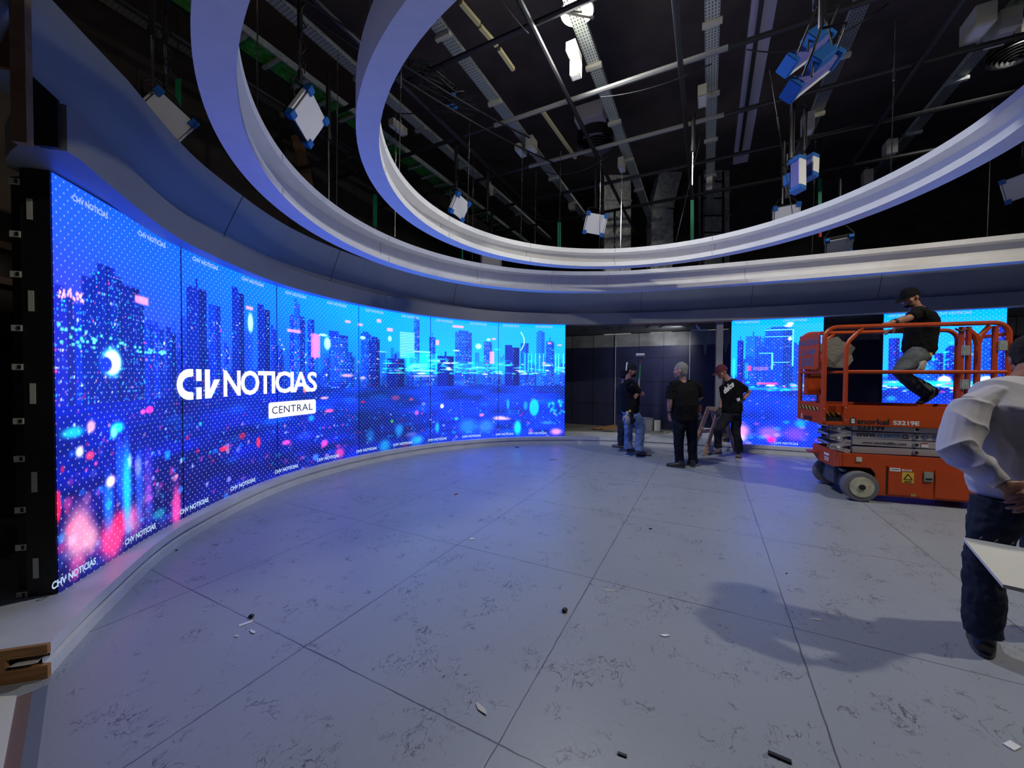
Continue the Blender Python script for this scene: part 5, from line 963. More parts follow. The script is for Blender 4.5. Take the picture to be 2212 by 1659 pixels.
def cap(parent, c, M, m, s=1.0, brim=1, brimdir=1.0, name='cap'):
    b = MB(); up = M @ Vector((0, 0, 1)); prof = [(.0001, .125), (.03, .122), (.06, .105), (.083, .070), (.092, .030), (.094, .018), (.088, .018), (.0001, .1)]
    vs, fs, n = [], [], 24
    for r_, z in prof:
        for j in range(n): w = 2 * PI * j / n; vs.append(c + M @ Vector((r_ * .88 * math.cos(w) * s, (r_ * 1.12 * math.sin(w) - .006) * s, z * s)))
    for i in range(len(prof) - 1):
        for j in range(n): fs.append((i * n + j, i * n + (j + 1) % n, (i + 1) * n + (j + 1) % n, (i + 1) * n + j))
    b.add(vs, fs); o = b.build(name, m, parent, smooth=True)
    if brim:
        b = MB(); poly = [(-.07, .05), (-.062, .125), (-.035, .162), (0, .172), (.035, .162), (.062, .125), (.07, .05)]; k = brimdir; vs = [c + M @ Vector((x * s, k * y * s, (.030 - .5 * max(0, y - .09) - 1.5 * x * x) * s)) for x, y in poly] + [c + M @ Vector((x * s, k * y * s, (.024 - .5 * max(0, y - .09) - 1.5 * x * x) * s)) for x, y in poly]; n = len(poly)
        b.add(vs, [tuple(range(n)), tuple(range(n, 2 * n))[::-1]] + [(i, (i + 1) % n, n + (i + 1) % n, n + i) for i in range(n)]); b.build('brim', m, o)
    return o
def hair_shell(parent, c, M, m, s=1.0, back=True, name='hair', g=.008):
    b = MB(); b.ell(c + M @ Vector((0, -.018 * s, .030 * s)), ((.076 + g) * s, (.090 + g) * s, (.094 + g) * s), M); b.ell(c + M @ Vector((0, -.048 * s, -.020 * s)), ((.062 + g) * s, (.050 + g) * s, (.070 + g) * s), M); return remesh(b, name, m, parent, .008, 2, .003, 40)

# --- man in the middle, seen from behind
Y2 = 6.4
def J(px, py, dY=0, Y=Y2): return at(px, py, Y + dY)
t = thing('person', 'man with short grey hair in black shirt and trousers, back to the camera', 'person', onz(1482, 1008, 0)); S1 = (1, 0, 0)
hc = J(1470, 800); Mh = frame((-.80, .58, -.05), (0.02, 0, 1)); nk = J(1474, 823, .02); ch2 = J(1479, 846); wa = J(1480, 872, -.02); pe_ = J(1480, 893)
shL, shR = J(1450, 833), J(1507, 833); elL, wrL = J(1447, 864, -.02), J(1446, 893, .06); elR, wrR = J(1513, 857, .06), J(1499, 870, .26)
b = MB(); head_parts(b, hc, Mh, 1.10); limb(b, [nk + Vector((0, 0, -.05)), nk, hc + Vector((.02, .0, -.03))], [.068, .062, .058]); torso(b, pe_, wa, ch2, nk, S1, (.16, .165, .165), (.12, .13, .12), None)
for s_, e_, w_ in ((shL, elL, wrL), (shR, elR, wrR)): limb(b, [s_, s_.lerp(e_, .5), e_, e_.lerp(w_, .35), w_], [.045, .045, .044, .044, .030])
hand(b, wrL, (0.05, .05, -1), (-1, -.2, 0), 1, 1.05, .30); hand(b, wrR, (-.75, .5, -.1), (.5, .8, .1), 1, 1.0, .5)
limb(b, [J(1468, 900), J(1466, 945), J(1467, 994)], [.055, .038, .034]); limb(b, [J(1492, 900), J(1496, 945), J(1497, 997)], [.055, .038, .034])
bd = remesh(b, 'body', M_skin2, t, .007); hair_shell(bd, hc, Mh, M_hairg, 1.08, g=.007)
b = MB(); torso(b, pe_, wa, ch2, nk + Vector((0, 0, -.02)), S1, (.195, .205, .200), (.165, .175, .155), (shL, shR), .012); b.tube([pe_ + Vector((0, 0, -.11)), pe_], [(.205, .17), (.205, .172)], 20, side=S1)
for s_, e_ in ((shL, elL), (shR, elR)): limb(b, [s_, s_.lerp(e_, .5), s_.lerp(e_, .92)], [.064, .070, .076])
remesh(b, 'shirt', M_blackcloth, t, .010, 4, .010, 7)
b = MB(); torso(b, pe_ + Vector((0, 0, -.06)), pe_, wa, wa + Vector((0, 0, .02)), S1, (.19, .185, .17), (.15, .15, .14)); limb(b, [J(1469, 903), J(1467, 925), J(1466, 948), J(1467, 985), J(1468, 1000)], [.115, .098, .082, .072, .078]); limb(b, [J(1491, 903), J(1494, 925), J(1495, 948), J(1496, 985), J(1497, 1001)], [.115, .098, .082, .074, .080])
remesh(b, 'trousers', mat('black_trousers', (.008, .010, .020), .9, bump=.3, spec=.2), t, .010, 3, .008, 8, 3)
f0 = onz(1476, 1011, 0); shoe('shoe', f0 + Vector((.02, -.02, 0)), f0 + Vector((-.22, .12, 0)), M_shoed, t); f1 = onz(1497, 1009, 0); shoe('shoe', f1 + Vector((0, -.03, 0)), f1 + Vector((.03, .23, 0)), M_shoed, t)
b = MB(); b.tube([wrL.lerp(elL, .10), wrL.lerp(elL, .19)], [.042, .043], 14); b.build('wristwatch', M_ink, t, smooth=True)
# --- man with crossed arms
Y1 = 7.15
def J(px, py, dY=0, Y=Y1): return at(px, py, Y + dY)
t = thing('person', 'bearded man in black shirt and light blue jeans with crossed arms', 'person', onz(1372, 980, 0)); S1 = (.45, -.9, 0)
hc = J(1363, 800); Mh = frame((.93, -.36, -.05), (-.03, 0, 1)); nk = J(1357, 820, .02); ch2 = J(1361, 843); wa = J(1362, 868); pe_ = J(1361, 888)
shL, shR = J(1362, 832, -.20), J(1356, 832, .18); elL, elR = J(1388, 852, -.16), J(1384, 851, .16); wrL, wrR = J(1376, 853, .14), J(1378, 851, -.16)
b = MB(); head_parts(b, hc, Mh, 1.05); limb(b, [nk + Vector((0, 0, -.05)), nk, hc + Vector((-.02, .0, -.03))], [.064, .058, .055]); torso(b, pe_, wa, ch2, nk, S1, (.14, .13, .155), (.095, .09, .10), None)
for s_, e_, w_ in ((shL, elL, wrL), (shR, elR, wrR)): limb(b, [s_, s_.lerp(e_, .5), e_, e_.lerp(w_, .35), w_], [.042, .042, .042, .042, .030])
hand(b, wrL, (-.3, .9, .1), (1, .2, 0), 1, 1.0, .4); hand(b, wrR, (-.5, -.8, -.3), (1, -.2, 0), -1, 1.0, .4)
kA, kB = J(1358, 926, .08), J(1384, 924, -.05); aA, aB = J(1359, 966, .08), J(1380, 974, -.08)
limb(b, [J(1357, 893, .07), kA, aA], [.055, .038, .034]); limb(b, [J(1368, 893, -.07), kB, aB], [.055, .038, .034])
bd = remesh(b, 'body', M_skin, t, .007); eyes(hc, Mh, bd, 1.05); b = MB(); b.ell(hc + Mh @ Vector((0, .050, -.085)), (.052, .050, .038), Mh); b.ell(hc + Mh @ Vector((0, .100, -.052)), (.030, .010, .007), Mh); remesh(b, 'beard', M_hair, bd, .006, 2); hair_shell(bd, hc, Mh, M_hair, 1.03, g=.004)
cp_ = cap(t, hc, Mh, M_darkcloth, 1.08, 1, -1.0); b = MB(); b.tube([hc + Mh @ Vector((x, -.075, z)) for x, z in ((-.09, -.01), (-.095, .05), (-.06, .12), (0, .14), (.06, .12), (.095, .05), (.09, -.01))], .012, 8); hp = b.build('headphones', M_white, t, smooth=True)
b = MB(); torso(b, pe_ + Vector((0, 0, .03)), wa, ch2, nk + Vector((0, 0, .005)), S1, (.175, .17, .19), (.135, .13, .135), (shL, shR), .012)
for s_, e_ in ((shL, elL), (shR, elR)): limb(b, [s_, s_.lerp(e_, .5), s_.lerp(e_, .75)], [.060, .064, .066])
remesh(b, 'shirt', M_blackcloth, t, .010, 4, .009, 8, 5)
b = MB(); torso(b, pe_ + Vector((0, 0, -.05)), pe_, wa, wa + Vector((0, 0, .02)), S1, (.165, .155, .145), (.135, .125, .115)); limb(b, [J(1357, 895, .07), J(1357, 912, .08), kA, J(1357, 955, .08), J(1358, 969, .08)], [.105, .092, .080, .078, .084]); limb(b, [J(1369, 895, -.07), J(1379, 910, -.06), kB, J(1381, 955, -.06), J(1380, 974, -.08)], [.110, .100, .088, .080, .086])
remesh(b, 'jeans', M_jeans, t, .009, 3, .010, 9, 7)
f0 = onz(1361, 977, 0); shoe('shoe', f0 + Vector((-.05, .06, 0)), f0 + Vector((.20, .0, 0)), M_shoed, t); f1 = onz(1382, 985, 0); shoe('shoe', f1 + Vector((-.06, .05, 0)), f1 + Vector((.21, .0, 0)), M_shoe, t)
for k, (px, py, m) in enumerate(((1355, 910, M_scis), (1366, 908, M_darkcloth))):
    b = MB(); w0 = J(px, 893, -.14); hand(b, w0 + Vector((0, 0, -.03)), (.05, -.1, -1), (0, -1, 0), 1, 1.15, .2); b.tube([w0 + Vector((0, 0, .04)), w0 + Vector((0, 0, -.03))], [.03, .028], 10); remesh(b, 'glove', m, t, .006, 2)
b = MB(); b.ell(J(1361, 888, -.16), (.022, .012, .022)); b.build('tape_clip', M_hazy, t, smooth=True)
# --- worker mostly hidden behind him, holding the roller
Y0 = 7.62
def J(px, py, dY=0, Y=Y0): return at(px, py, Y + dY)
t = thing('person', 'worker in dark clothes mostly hidden behind the man in light jeans', 'person', onz(1346, 967, 0)); S1 = (.9, -.4, 0)
hc = J(1349, 806); Mh = frame((.6, .75, 0), (0, 0, 1)); nk = J(1349, 826); ch2 = J(1351, 847); wa = J(1351, 872); pe_ = J(1351, 892); shL, shR = J(1342, 838), J(1363, 838, .05); elL, wrL = J(1340, 862), J(1347, 878, .2); elR, wrR = J(1372, 858, .0), J(1379, 842, .05)
b = MB(); head_parts(b, hc, Mh, 1.0); limb(b, [nk + Vector((0, 0, -.05)), nk, hc], [.06, .055, .052]); torso(b, pe_, wa, ch2, nk, S1, (.13, .12, .145), (.09, .08, .09), None)
for s_, e_, w_ in ((shL, elL, wrL), (shR, elR, wrR)): limb(b, [s_, s_.lerp(e_, .5), e_, w_], [.052, .046, .040, .028])
hand(b, wrR, (.2, -.1, 1), (1, 0, 0), 1, 1.0, .9); hand(b, wrL, (.4, .6, -.5), (0, -1, .2), 1, 1.0, .4); limb(b, [J(1346, 895), J(1344, 930), J(1344, 960)], [.08, .056, .042]); limb(b, [J(1357, 895), J(1357, 930), J(1357, 960)], [.08, .056, .042]); bd = remesh(b, 'body', M_skin, t, .008); hair_shell(bd, hc, Mh, M_hair, 1.06, g=.014)
b = MB(); torso(b, pe_, wa, ch2, nk + Vector((0, 0, -.02)), S1, (.16, .155, .18), (.125, .12, .125), (shL, shR), .012)
for s_, e_, w_ in ((shL, elL, wrL), (shR, elR, wrR)): limb(b, [s_, s_.lerp(e_, .5), e_], [.068, .062, .056])
remesh(b, 'jacket', M_darkcloth, t, .010, 3, .010, 8, 9); b = MB(); torso(b, pe_ + Vector((0, 0, -.05)), pe_, wa, wa + Vector((0, 0, .02)), S1, (.16, .15, .14), (.13, .12, .11)); limb(b, [J(1346, 897), J(1343, 930), J(1342, 962)], [.10, .082, .076]); limb(b, [J(1357, 897), J(1357, 930), J(1357, 962)], [.10, .082, .076]); remesh(b, 'work_trousers', M_navy, t, .010, 3, .014, 10, 2)
for px in (1341, 1357): f0 = onz(px, 969, 0); shoe('shoe', f0 + Vector((.04, -.0, 0)), f0 + Vector((.0, .24, 0)) if px > 1350 else f0 + Vector((-.12, .20, 0)), M_shoe, t)
t = thing('paint_roller', 'white paint roller on a green and grey pole held up behind the crossed arm man', 'paint roller', wrR); q1 = J(1383, 790, .0); q0 = wrR + (wrR - q1) * .55
b = MB(); b.tube([q0, q1.lerp(q0, .35)], .014, 8); b.build('pole', M_scis, t, smooth=True); b = MB(); b.tube([q1.lerp(q0, .35), q1], .017, 8); b.build('grip', mat('green_plastic', (.03, .28, .06), .5), t, smooth=True)
b = MB(); b.tube([q1, J(1383.5, 782), J(1392, 775), J(1393, 766), J(1390, 765)], .008, 8); b.build('wire_frame', M_chrome, t, smooth=True); b = MB(); b.tube([J(1374.5, 766.5), J(1391.5, 766.5)], .030, 14); b.build('roller_sleeve', M_white, t, smooth=True)
# --- man in the dark red cap, hand on hip
Y3 = 7.15
def J(px, py, dY=0, Y=Y3): return at(px, py, Y + dY)
t = thing('person', 'man in dark red cap and black clothes with gloves, hand on hip', 'person', onz(1575, 983, 0)); S1 = (.8, -.6, 0)
hc = J(1559, 803); Mh = frame((-.93, -.18, -.30), (-.25, 0, .97)); nk = J(1570, 818, .0); ch2 = J(1580, 842); wa = J(1581, 868); pe_ = J(1581, 890); shL, shR = J(1568, 830, .15), J(1595, 830, -.12); elL, wrL = J(1561, 860, .12), J(1556, 884, .05); elR, wrR = J(1618, 847, -.05), J(1604, 864, -.12)
b = MB(); head_parts(b, hc, Mh, 1.05); limb(b, [nk + Vector((.03, 0, -.04)), nk, hc + Vector((.03, .0, -.03))], [.068, .060, .055]); torso(b, pe_, wa, ch2, nk, S1, (.135, .125, .155), (.095, .09, .10), None)
for s_, e_, w_ in ((shL, elL, wrL), (shR, elR, wrR)): limb(b, [s_, s_.lerp(e_, .5), e_, e_.lerp(w_, .35), w_], [.042, .041, .041, .040, .029])
kA, kB = J(1551, 930, -.05), J(1589, 930, .0); aA, aB = J(1552, 968, .0), J(1597, 974, -.05)
limb(b, [J(1574, 897), kA, aA], [.055, .038, .034]); limb(b, [J(1588, 897), kB, aB], [.055, .038, .034]); bd = remesh(b, 'body', M_skin, t, .007); eyes(hc, Mh, bd, 1.05); hair_shell(bd, hc, Mh, M_hair, 1.03, g=.004)
cap(t, hc, Mh, mat('dark_red_cotton', (.09, .008, .018), .8), 1.10)
b = MB(); torso(b, pe_ + Vector((0, 0, .03)), wa, ch2, nk + Vector((.02, 0, -.03)), S1, (.17, .16, .19), (.135, .13, .135), (shL, shR), .012)
for s_, e_ in ((shL, elL), (shR, elR)): limb(b, [s_, s_.lerp(e_, .5), s_.lerp(e_, .72)], [.060, .064, .066])
sh_ = remesh(b, 'shirt', M_blackcloth, t, .010, 4, .009, 8, 11)
v, f = text_mesh('dalce', .20, bold=.010, shear=.3); b = MB(); o_ = J(1573, 838, -.205); axx = (J(1585, 829, -.20) - J(1560, 850, -.19)).normalized(); ayy = Vector((-axx.z * .6, 0, axx.x)).normalized(); b.add([o_ + axx * x * .55 + ayy * y * .7 for x, y in v], f); b.build('print', M_inkw, sh_)
b = MB(); torso(b, pe_ + Vector((0, 0, -.05)), pe_, wa, wa + Vector((0, 0, .02)), S1, (.165, .155, .145), (.135, .125, .115)); limb(b, [J(1573, 898), J(1560, 915), kA, J(1551, 955), J(1552, 968)], [.108, .094, .078, .066, .066]); limb(b, [J(1588, 898), J(1590, 915), kB, J(1595, 955, -.03), J(1597, 976, -.05)], [.110, .094, .080, .072, .072]); remesh(b, 'work_trousers', M_darkcloth, t, .009, 3, .010, 9, 13)
f0 = onz(1552, 981, 0); shoe('boot', f0 + Vector((.06, .02, 0)), f0 + Vector((-.22, -.02, 0)), M_shoe, t, w=.052); f1 = onz(1597, 987, 0); shoe('boot', f1 + Vector((.03, .08, 0)), f1 + Vector((-.08, -.12, 0)), M_shoe, t, w=.052)
b = MB(); hand(b, wrR, (-.9, -.2, -.15), (.1, -.95, .3), 1, 1.18, .35); b.tube([wrR.lerp(elR, .12), wrR], [.040, .034], 10); remesh(b, 'glove', mat('black_white_glove', (.03, .03, .03), .8), t, .006, 2); b = MB(); b.bar(J(1592, 864, -.19), J(1598, 862, -.18), .012, .05, up=(0, 0, 1)); b.build('glove_patch', M_white, t)
b = MB(); hand(b, wrL, (-.5, -.2, -.8), (-.5, -.3, .6), 1, 1.18, .5); b.tube([wrL.lerp(elL, .12), wrL], [.040, .034], 10); remesh(b, 'glove', MATS['black_white_glove'], t, .006, 2); b = MB(); b.ell(J(1602, 889, -.12), (.022, .014, .022)); b.build('tape_clip', M_hazy, t, smooth=True)
# --- person hidden behind the middle man
Y4 = 7.3
def J(px, py, dY=0, Y=Y4): return at(px, py, Y + dY)
t = thing('tool_holder', 'reddish tool and strap hanging at the right hip of the grey haired man', 'tool', at(1511, 885, 6.40)); q = t.location.copy()
b = MB(); b.box(q + Vector((0, 0, .02)), (.07, .04, .12)); b.build('holder', mat('worn_red_leather', (.14, .03, .015), .7), t, bevel=.01); b = MB(); b.tube([q + Vector((-.02, 0, -.05)), at(1496, 953, 6.38)], .008, 6); b.build('rod', M_scis, t, smooth=True); b = MB(); b.tube([q + Vector((0, 0, -.05)), q + Vector((.02, -.01, -.12)), q + Vector((-.02, 0, -.16))], [.018, .02, .012], 8); b.build('pliers', M_galv, t, smooth=True)
# --- man on the lift
Y5 = 5.0
def J(px, py, dY=0, Y=Y5): return at(px, py, Y + dY)
t = thing('person', 'man in black cap, black shirt and grey jeans leaning on the lift rail', 'person', J(2010, 880)); S1 = (.3, .95, 0)
hc = J(1966, 643); Mh = frame((-.95, -.05, -.32), (-.30, 0, .95)); nk = J(1978, 664); ch2 = J(1991, 692); wa = J(1988, 726); pe_ = J(1986, 755); shL, shR = J(1985, 678, -.19), J(1992, 676, .18); elL, wrL = J(1957, 689, -.20), J(1925, 697, -.24); elR, wrR = J(1962, 708, .14), J(1930, 713, .10)
b = MB(); head_parts(b, hc, Mh, 1.02); limb(b, [nk + Vector((.05, 0, -.04)), nk, hc + Vector((.03, .0, -.03))], [.068, .060, .055]); torso(b, pe_, wa, ch2, nk, S1, (.135, .13, .155), (.105, .10, .10), None)
for s_, e_, w_ in ((shL, elL, wrL), (shR, elR, wrR)): limb(b, [s_, s_.lerp(e_, .5), e_, e_.lerp(w_, .35), w_], [.044, .044, .043, .042, .029])
hand(b, wrL, (-1, -.05, -.15), (-.1, -.2, 1), 1, .98, .75); hand(b, wrR, (-1, 0, -.1), (-.1, -.2, 1), -1, .98, .6)
kA, kB = J(1944, 803, -.12), J(1952, 812, .14); aA, aB = J(2002, 852, -.10), J(2012, 846, .16)
limb(b, [J(1982, 765, -.08), kA, aA], [.055, .038, .034]); limb(b, [J(1986, 768, .10), kB, aB], [.055, .038, .034]); bd = remesh(b, 'body', M_skin, t, .006); eyes(hc, Mh, bd, 1.02); hair_shell(bd, hc, Mh, M_hair, 1.0, g=.004); b = MB(); b.ell(hc + Mh @ Vector((0, .052, -.088)), (.046, .044, .030), Mh); remesh(b, 'beard', M_hair, bd, .006, 2)
cap(t, hc, Mh, M_blackcloth, 1.08); b = MB(); b.tube([wrL.lerp(elL, .14), wrL.lerp(elL, .30)], [.036, .038], 14); b.build('wristwatch', M_ink, t, smooth=True)
b = MB(); torso(b, pe_, wa, ch2, nk + Vector((.03, 0, -.03)), S1, (.17, .165, .19), (.150, .150, .145), (shL, shR), .012)
for s_, e_ in ((shL, elL), (shR, elR)): limb(b, [s_, s_.lerp(e_, .5), s_.lerp(e_, .66)], [.062, .066, .068])
remesh(b, 'shirt', M_blackcloth, t, .009, 4, .009, 8, 15)
b = MB(); torso(b, pe_ + Vector((0, 0, -.03)), pe_, wa, wa + Vector((0, 0, .02)), S1, (.165, .160, .150), (.150, .140, .130)); limb(b, [J(1987, 763, -.08), J(1962, 785, -.10), kA, J(1970, 828, -.10), aA], [.120, .105, .086, .080, .076]); limb(b, [J(1990, 766, .10), J(1968, 790, .12), kB, J(1982, 830, .14), aB], [.115, .100, .082, .078, .074]); remesh(b, 'jeans', M_jeansg, t, .009, 3, .010, 9, 17)
for a_, dy in ((aA, 0), (aB, .0)):
    b = MB(); b.tube([a_ + Vector((.05, 0, .035)), a_ + Vector((.03, 0, -.02)), a_ + Vector((-.02, 0, -.06)), a_ + Vector((-.10, 0, -.115))], [(.045, .035), (.05, .045), (.05, .04), (.042, .022)], 14, side=(0, 1, 0)); remesh(b, 'boot', M_shoed, t, .007, 3)
b = MB(); q = J(1990, 788, -.20); hand(b, q + Vector((.04, 0, .03)), (-.4, 0, -.8), (0, -1, 0), 1, 1.15, .3); remesh(b, 'glove', M_scis, t, .006, 2); b = MB(); b.box(J(2009, 766, -.17), (.05, .03, .05)); b.build('tape_measure', M_hazy, t, bevel=.008)
# --- man in the foreground at right, hands behind the back
Y6 = 2.05
def J(px, py, dY=0, Y=Y6): return at(px, py, Y + dY)
t = thing('person', 'man in pale grey shirt and navy trousers, hands clasped behind his back', 'person', onz(2160, 1415, 0)); S1 = (.95, -.2, 0)
nk = J(2213, 822, .10); hc = nk + Vector((.15, .08, .13)); Mh = frame((.65, .72, -.30), (.2, .25, .95)); ch2 = J(2190, 900, .04); wa = J(2205, 985, .0); pe_ = J(2213, 1062, -.0)
shL = J(2098, 880, .06); shR = J(2300, 868, .0); elL, wrL = J(2072, 978, -.05), J(2172, 1050, -.20); elR, wrR = J(2350, 985, -.12), J(2245, 1062, -.22)
b = MB(); head_parts(b, hc, Mh, 1.05); limb(b, [nk + Vector((0, 0, -.06)), nk, hc + Vector((-.01, -.02, -.03))], [.066, .060, .056]); torso(b, pe_, wa, ch2, nk, S1, (.14, .135, .155), (.10, .10, .10), None)
for s_, e_, w_ in ((shL, elL, wrL), (shR, elR, wrR)): limb(b, [s_, s_.lerp(e_, .5), e_, e_.lerp(w_, .35), w_], [.044, .042, .040, .040, .028])
hand(b, wrL, (1, -.02, -.16), (-.1, -1, -.1), 1, 1.0, .45); hand(b, wrR, (-.82, -.12, -.42), (.25, -.9, .4), -1, 1.08, .42, thumb=1.2)
kA, kB = J(2126, 1215, .02), J(2262, 1212, .10); aA, aB = J(2118, 1372, .0), J(2275, 1360, .14)
limb(b, [J(2165, 1085), kA, aA], [.055, .038, .034]); limb(b, [J(2255, 1085, .03), kB, aB], [.055, .038, .034]); bd = remesh(b, 'body', mat('skin_warm', (.36, .16, .12), .5, vary=.2, vscale=20), t, .0045, 3); hair_shell(bd, hc, Mh, M_hair, 1.05, g=.010)
def folds(o):
    me = o.data; nr = [v.normal.copy() for v in me.vertices]; W_ = wmat(o)
    for v, q in zip(me.vertices, nr):
        p = W_ @ v.co; a = noise.noise(Vector((p.x * 5.5 + p.z * 3.0, p.y * 3, p.z * 1.6 - p.x * 1.2))); c = 1 - abs(noise.noise(Vector((p.x * 7 - p.z * 5, p.y * 4 + 5, p.z * 3 + p.x * 3))) * 2.2); v.co += q * (.010 * a + .012 * max(0, c) ** 3 - .004)
def big_shirt():
    b = MB(); torso(b, J(2202, 1045, .0), wa, ch2, nk + Vector((0, .0, -.02)), S1, (.195, .20, .205), (.15, .15, .145), (shL + Vector((.02, 0, .0)), shR), .012); b.tube([ch2, nk.lerp(shL, .55) + Vector((0, 0, .01)), shL], [(.1, .09), (.075, .07), (.075, .07)], 12)
    limb(b, [shL, shL.lerp(elL, .5) + Vector((-.015, 0, 0)), elL + Vector((-.01, 0, 0)), elL.lerp(wrL, .45), elL.lerp(wrL, .92)], [.080, .082, .080, .064, .040]); limb(b, [shR, shR.lerp(elR, .5), elR, elR.lerp(wrR, .45), elR.lerp(wrR, .90)], [.078, .080, .076, .060, .040]); return b
sh_ = remesh(big_shirt(), 'shirt', M_shirt, t, .0055, 5, .0, 6.5, 21); folds(sh_)
b = MB(); b.tube([nk + Vector((0, 0, -.045)), nk + Vector((.004, .004, .0))], [(.078, .076), (.070, .068)], 22, cap=False); co = b.build('collar', M_shirt, sh_, smooth=True); b = MB(); b.tube([nk + Vector((0, 0, -.022)), nk + Vector((0, .0, -.010))], [(.0785, .0765), (.0765, .0745)], 22, cap=False); b.build('lanyard', mat('blue_ribbon', (.02, .05, .35), .6), sh_, smooth=True)
for w_, e_ in ((wrL, elL), (wrR, elR)): b = MB(); b.tube([w_.lerp(e_, .06), w_.lerp(e_, .24)], [(.038, .038), (.043, .043)], 18); b.build('cuff', M_white if w_ is wrR else M_shirt, sh_, smooth=True)
b = MB(); torso(b, pe_ + Vector((0, 0, -.06)), pe_, wa.lerp(pe_, .4), wa, S1, (.17, .165, .155), (.135, .13, .12)); limb(b, [J(2160, 1082), J(2140, 1150), kA, J(2124, 1290), J(2122, 1345), J(2122, 1368)], [.112, .092, .082, .082, .078, .078]); limb(b, [J(2256, 1082, .03), J(2260, 1150, .06), kB, J(2270, 1290, .12), J(2275, 1365, .14)], [.118, .098, .086, .080, .078]); remesh(b, 'trousers', M_navy, t, .006, 4, .010, 8, 23)
f0 = onz(2122, 1418, 0); shoe('shoe', f0 + Vector((-.0, -.01, 0)), f0 + Vector((.21, .19, 0)), M_shoed, t, w=.053); f1 = onz(2285, 1400, 0); shoe('shoe', f1, f1 + Vector((.24, .17, 0)), M_shoed, t, w=.053)
# --- somebody beyond the right edge who holds the drawing pad
t = thing('person', 'person in dark clothes at the right edge holding out a white drawing pad', 'person', (2.13, 1.12, 0)); q = Vector((2.13, 1.12, 0)); S1 = (0, 1, 0)
def K(x, y, z): return q + Vector((x, y, z))
hc = K(-.04, -.02, 1.60); Mh = frame((-1, -.3, -.35), (-.1, 0, 1)); nk = K(.0, 0, 1.44); ch2 = K(0, 0, 1.22); wa = K(0, 0, 1.02); pe_ = K(0, 0, .90); shL, shR = K(0, -.17, 1.36), K(0, .17, 1.36); elL, wrL = K(-.20, -.30, 1.11), K(-.49, -.40, 1.00); elR, wrR = K(-.16, .12, 1.10), K(-.44, -.10, 1.00)
b = MB(); head_parts(b, hc, Mh, 1.0); limb(b, [nk + Vector((0, 0, -.06)), nk, hc], [.06, .055, .052]); torso(b, pe_, wa, ch2, nk, S1, (.13, .12, .145), (.09, .08, .09), None)
for s_, e_, w_ in ((shL, elL, wrL), (shR, elR, wrR)): limb(b, [s_, s_.lerp(e_, .5), e_, w_], [.052, .046, .040, .028])
hand(b, wrL, (-1, .25, -.02), (0, -.1, -1), 1, 1.0, .22); hand(b, wrR, (-1, -.15, -.02), (0, 0, -1), -1, 1.0, .22); limb(b, [K(0, -.09, .85), K(.0, -.1, .48), K(.02, -.11, .08)], [.08, .056, .042]); limb(b, [K(0, .09, .85), K(.0, .1, .48), K(.02, .11, .08)], [.08, .056, .042]); bd = remesh(b, 'body', M_skin, t, .008); hair_shell(bd, hc, Mh, M_hair, 1.0)
b = MB(); torso(b, pe_, wa, ch2, nk + Vector((0, 0, -.02)), S1, (.17, .165, .18), (.13, .125, .125), (shL, shR), .012)
for s_, e_, w_ in ((shL, elL, wrL), (shR, elR, wrR)): limb(b, [s_, s_.lerp(e_, .5), e_, e_.lerp(w_, .8)], [.068, .062, .056, .044])
remesh(b, 'jacket', M_darkcloth, t, .010, 3, .008, 8, 4); b = MB(); torso(b, pe_ + Vector((0, 0, -.05)), pe_, wa, wa + Vector((0, 0, .02)), S1, (.16, .15, .14), (.13, .12, .11)); limb(b, [K(0, -.09, .85), K(0, -.1, .48), K(.02, -.11, .06)], [.10, .08, .07]); limb(b, [K(0, .09, .85), K(0, .1, .48), K(.02, .11, .06)], [.10, .08, .07]); remesh(b, 'trousers', M_darkcloth, t, .010, 3, .008, 8, 6)
for s_ in (-1, 1): shoe('shoe', K(.06, s_ * .11, 0), K(-.20, s_ * .12, 0), M_shoed, t)
pa, pb = onz(2079, 1166, 1.02), onz(2166, 1270, 1.02); d_ = (pb - pa); n_ = Vector((-d_.y, d_.x, 0)).normalized() * (1 if -d_.y > 0 else -1)
b = MB(); b.prism([(0, 0), (d_.length, 0), (d_.length, .42), (0, .42)], pa, d_.normalized(), n_, (0, 0, 1), .008); pd = b.build('drawing_pad', M_paper, None); setp(pd, 'white drawing pad held out flat at the right edge of the floor', 'drawing pad'); b = MB()
for i in range(14): b.tube([pa + n_ * (.03 + .028 * i) + Vector((0, 0, .008)), pa + n_ * (.036 + .028 * i) - d_.normalized() * .006 + Vector((0, 0, .016)), pa + n_ * (.036 + .028 * i) - d_.normalized() * .006 + Vector((0, 0, -.004))], .0016, 5)
b.build('spiral_binding', M_blackp, pd)

# ------------------------------------------------------------------ small things lying on the floor
def bit(name, px, py, d, m, lab, cat, rz=0, z=0, shape='box'):
    b = MB(); p0 = onz(px, py, 0); R = random.Random(int(px * 7 + py))
    if shape == 'box': b.box(p0 + Vector((0, 0, d[2] / 2 + .001)), d, rz=rz)
    elif shape == 'sheet':
        n = 7; pts = [(d[0] * .5 * math.cos(2 * PI * i / n) * R.uniform(.6, 1.1), d[1] * .5 * math.sin(2 * PI * i / n) * R.uniform(.6, 1.1)) for i in range(n)]; a = Vector((math.cos(rz), math.sin(rz), .03)); b.prism(pts, p0 + Vector((0, 0, .004)), a, (-a.y, a.x, .05), (0, 0, 1), .002)
    else:
        for k in range(shape): b.ell(p0 + Vector((R.uniform(-1, 1) * d[0] * .3 * (shape > 1), R.uniform(-.5, .5) * d[1], d[2] * .5)), (d[0] / (1 + .6 * (shape > 1)) * .5, d[1] * .5, d[2] * .5), None, 10, 6)
    return setp(b.build(name, m, smooth=not isinstance(shape, str)), lab, cat)
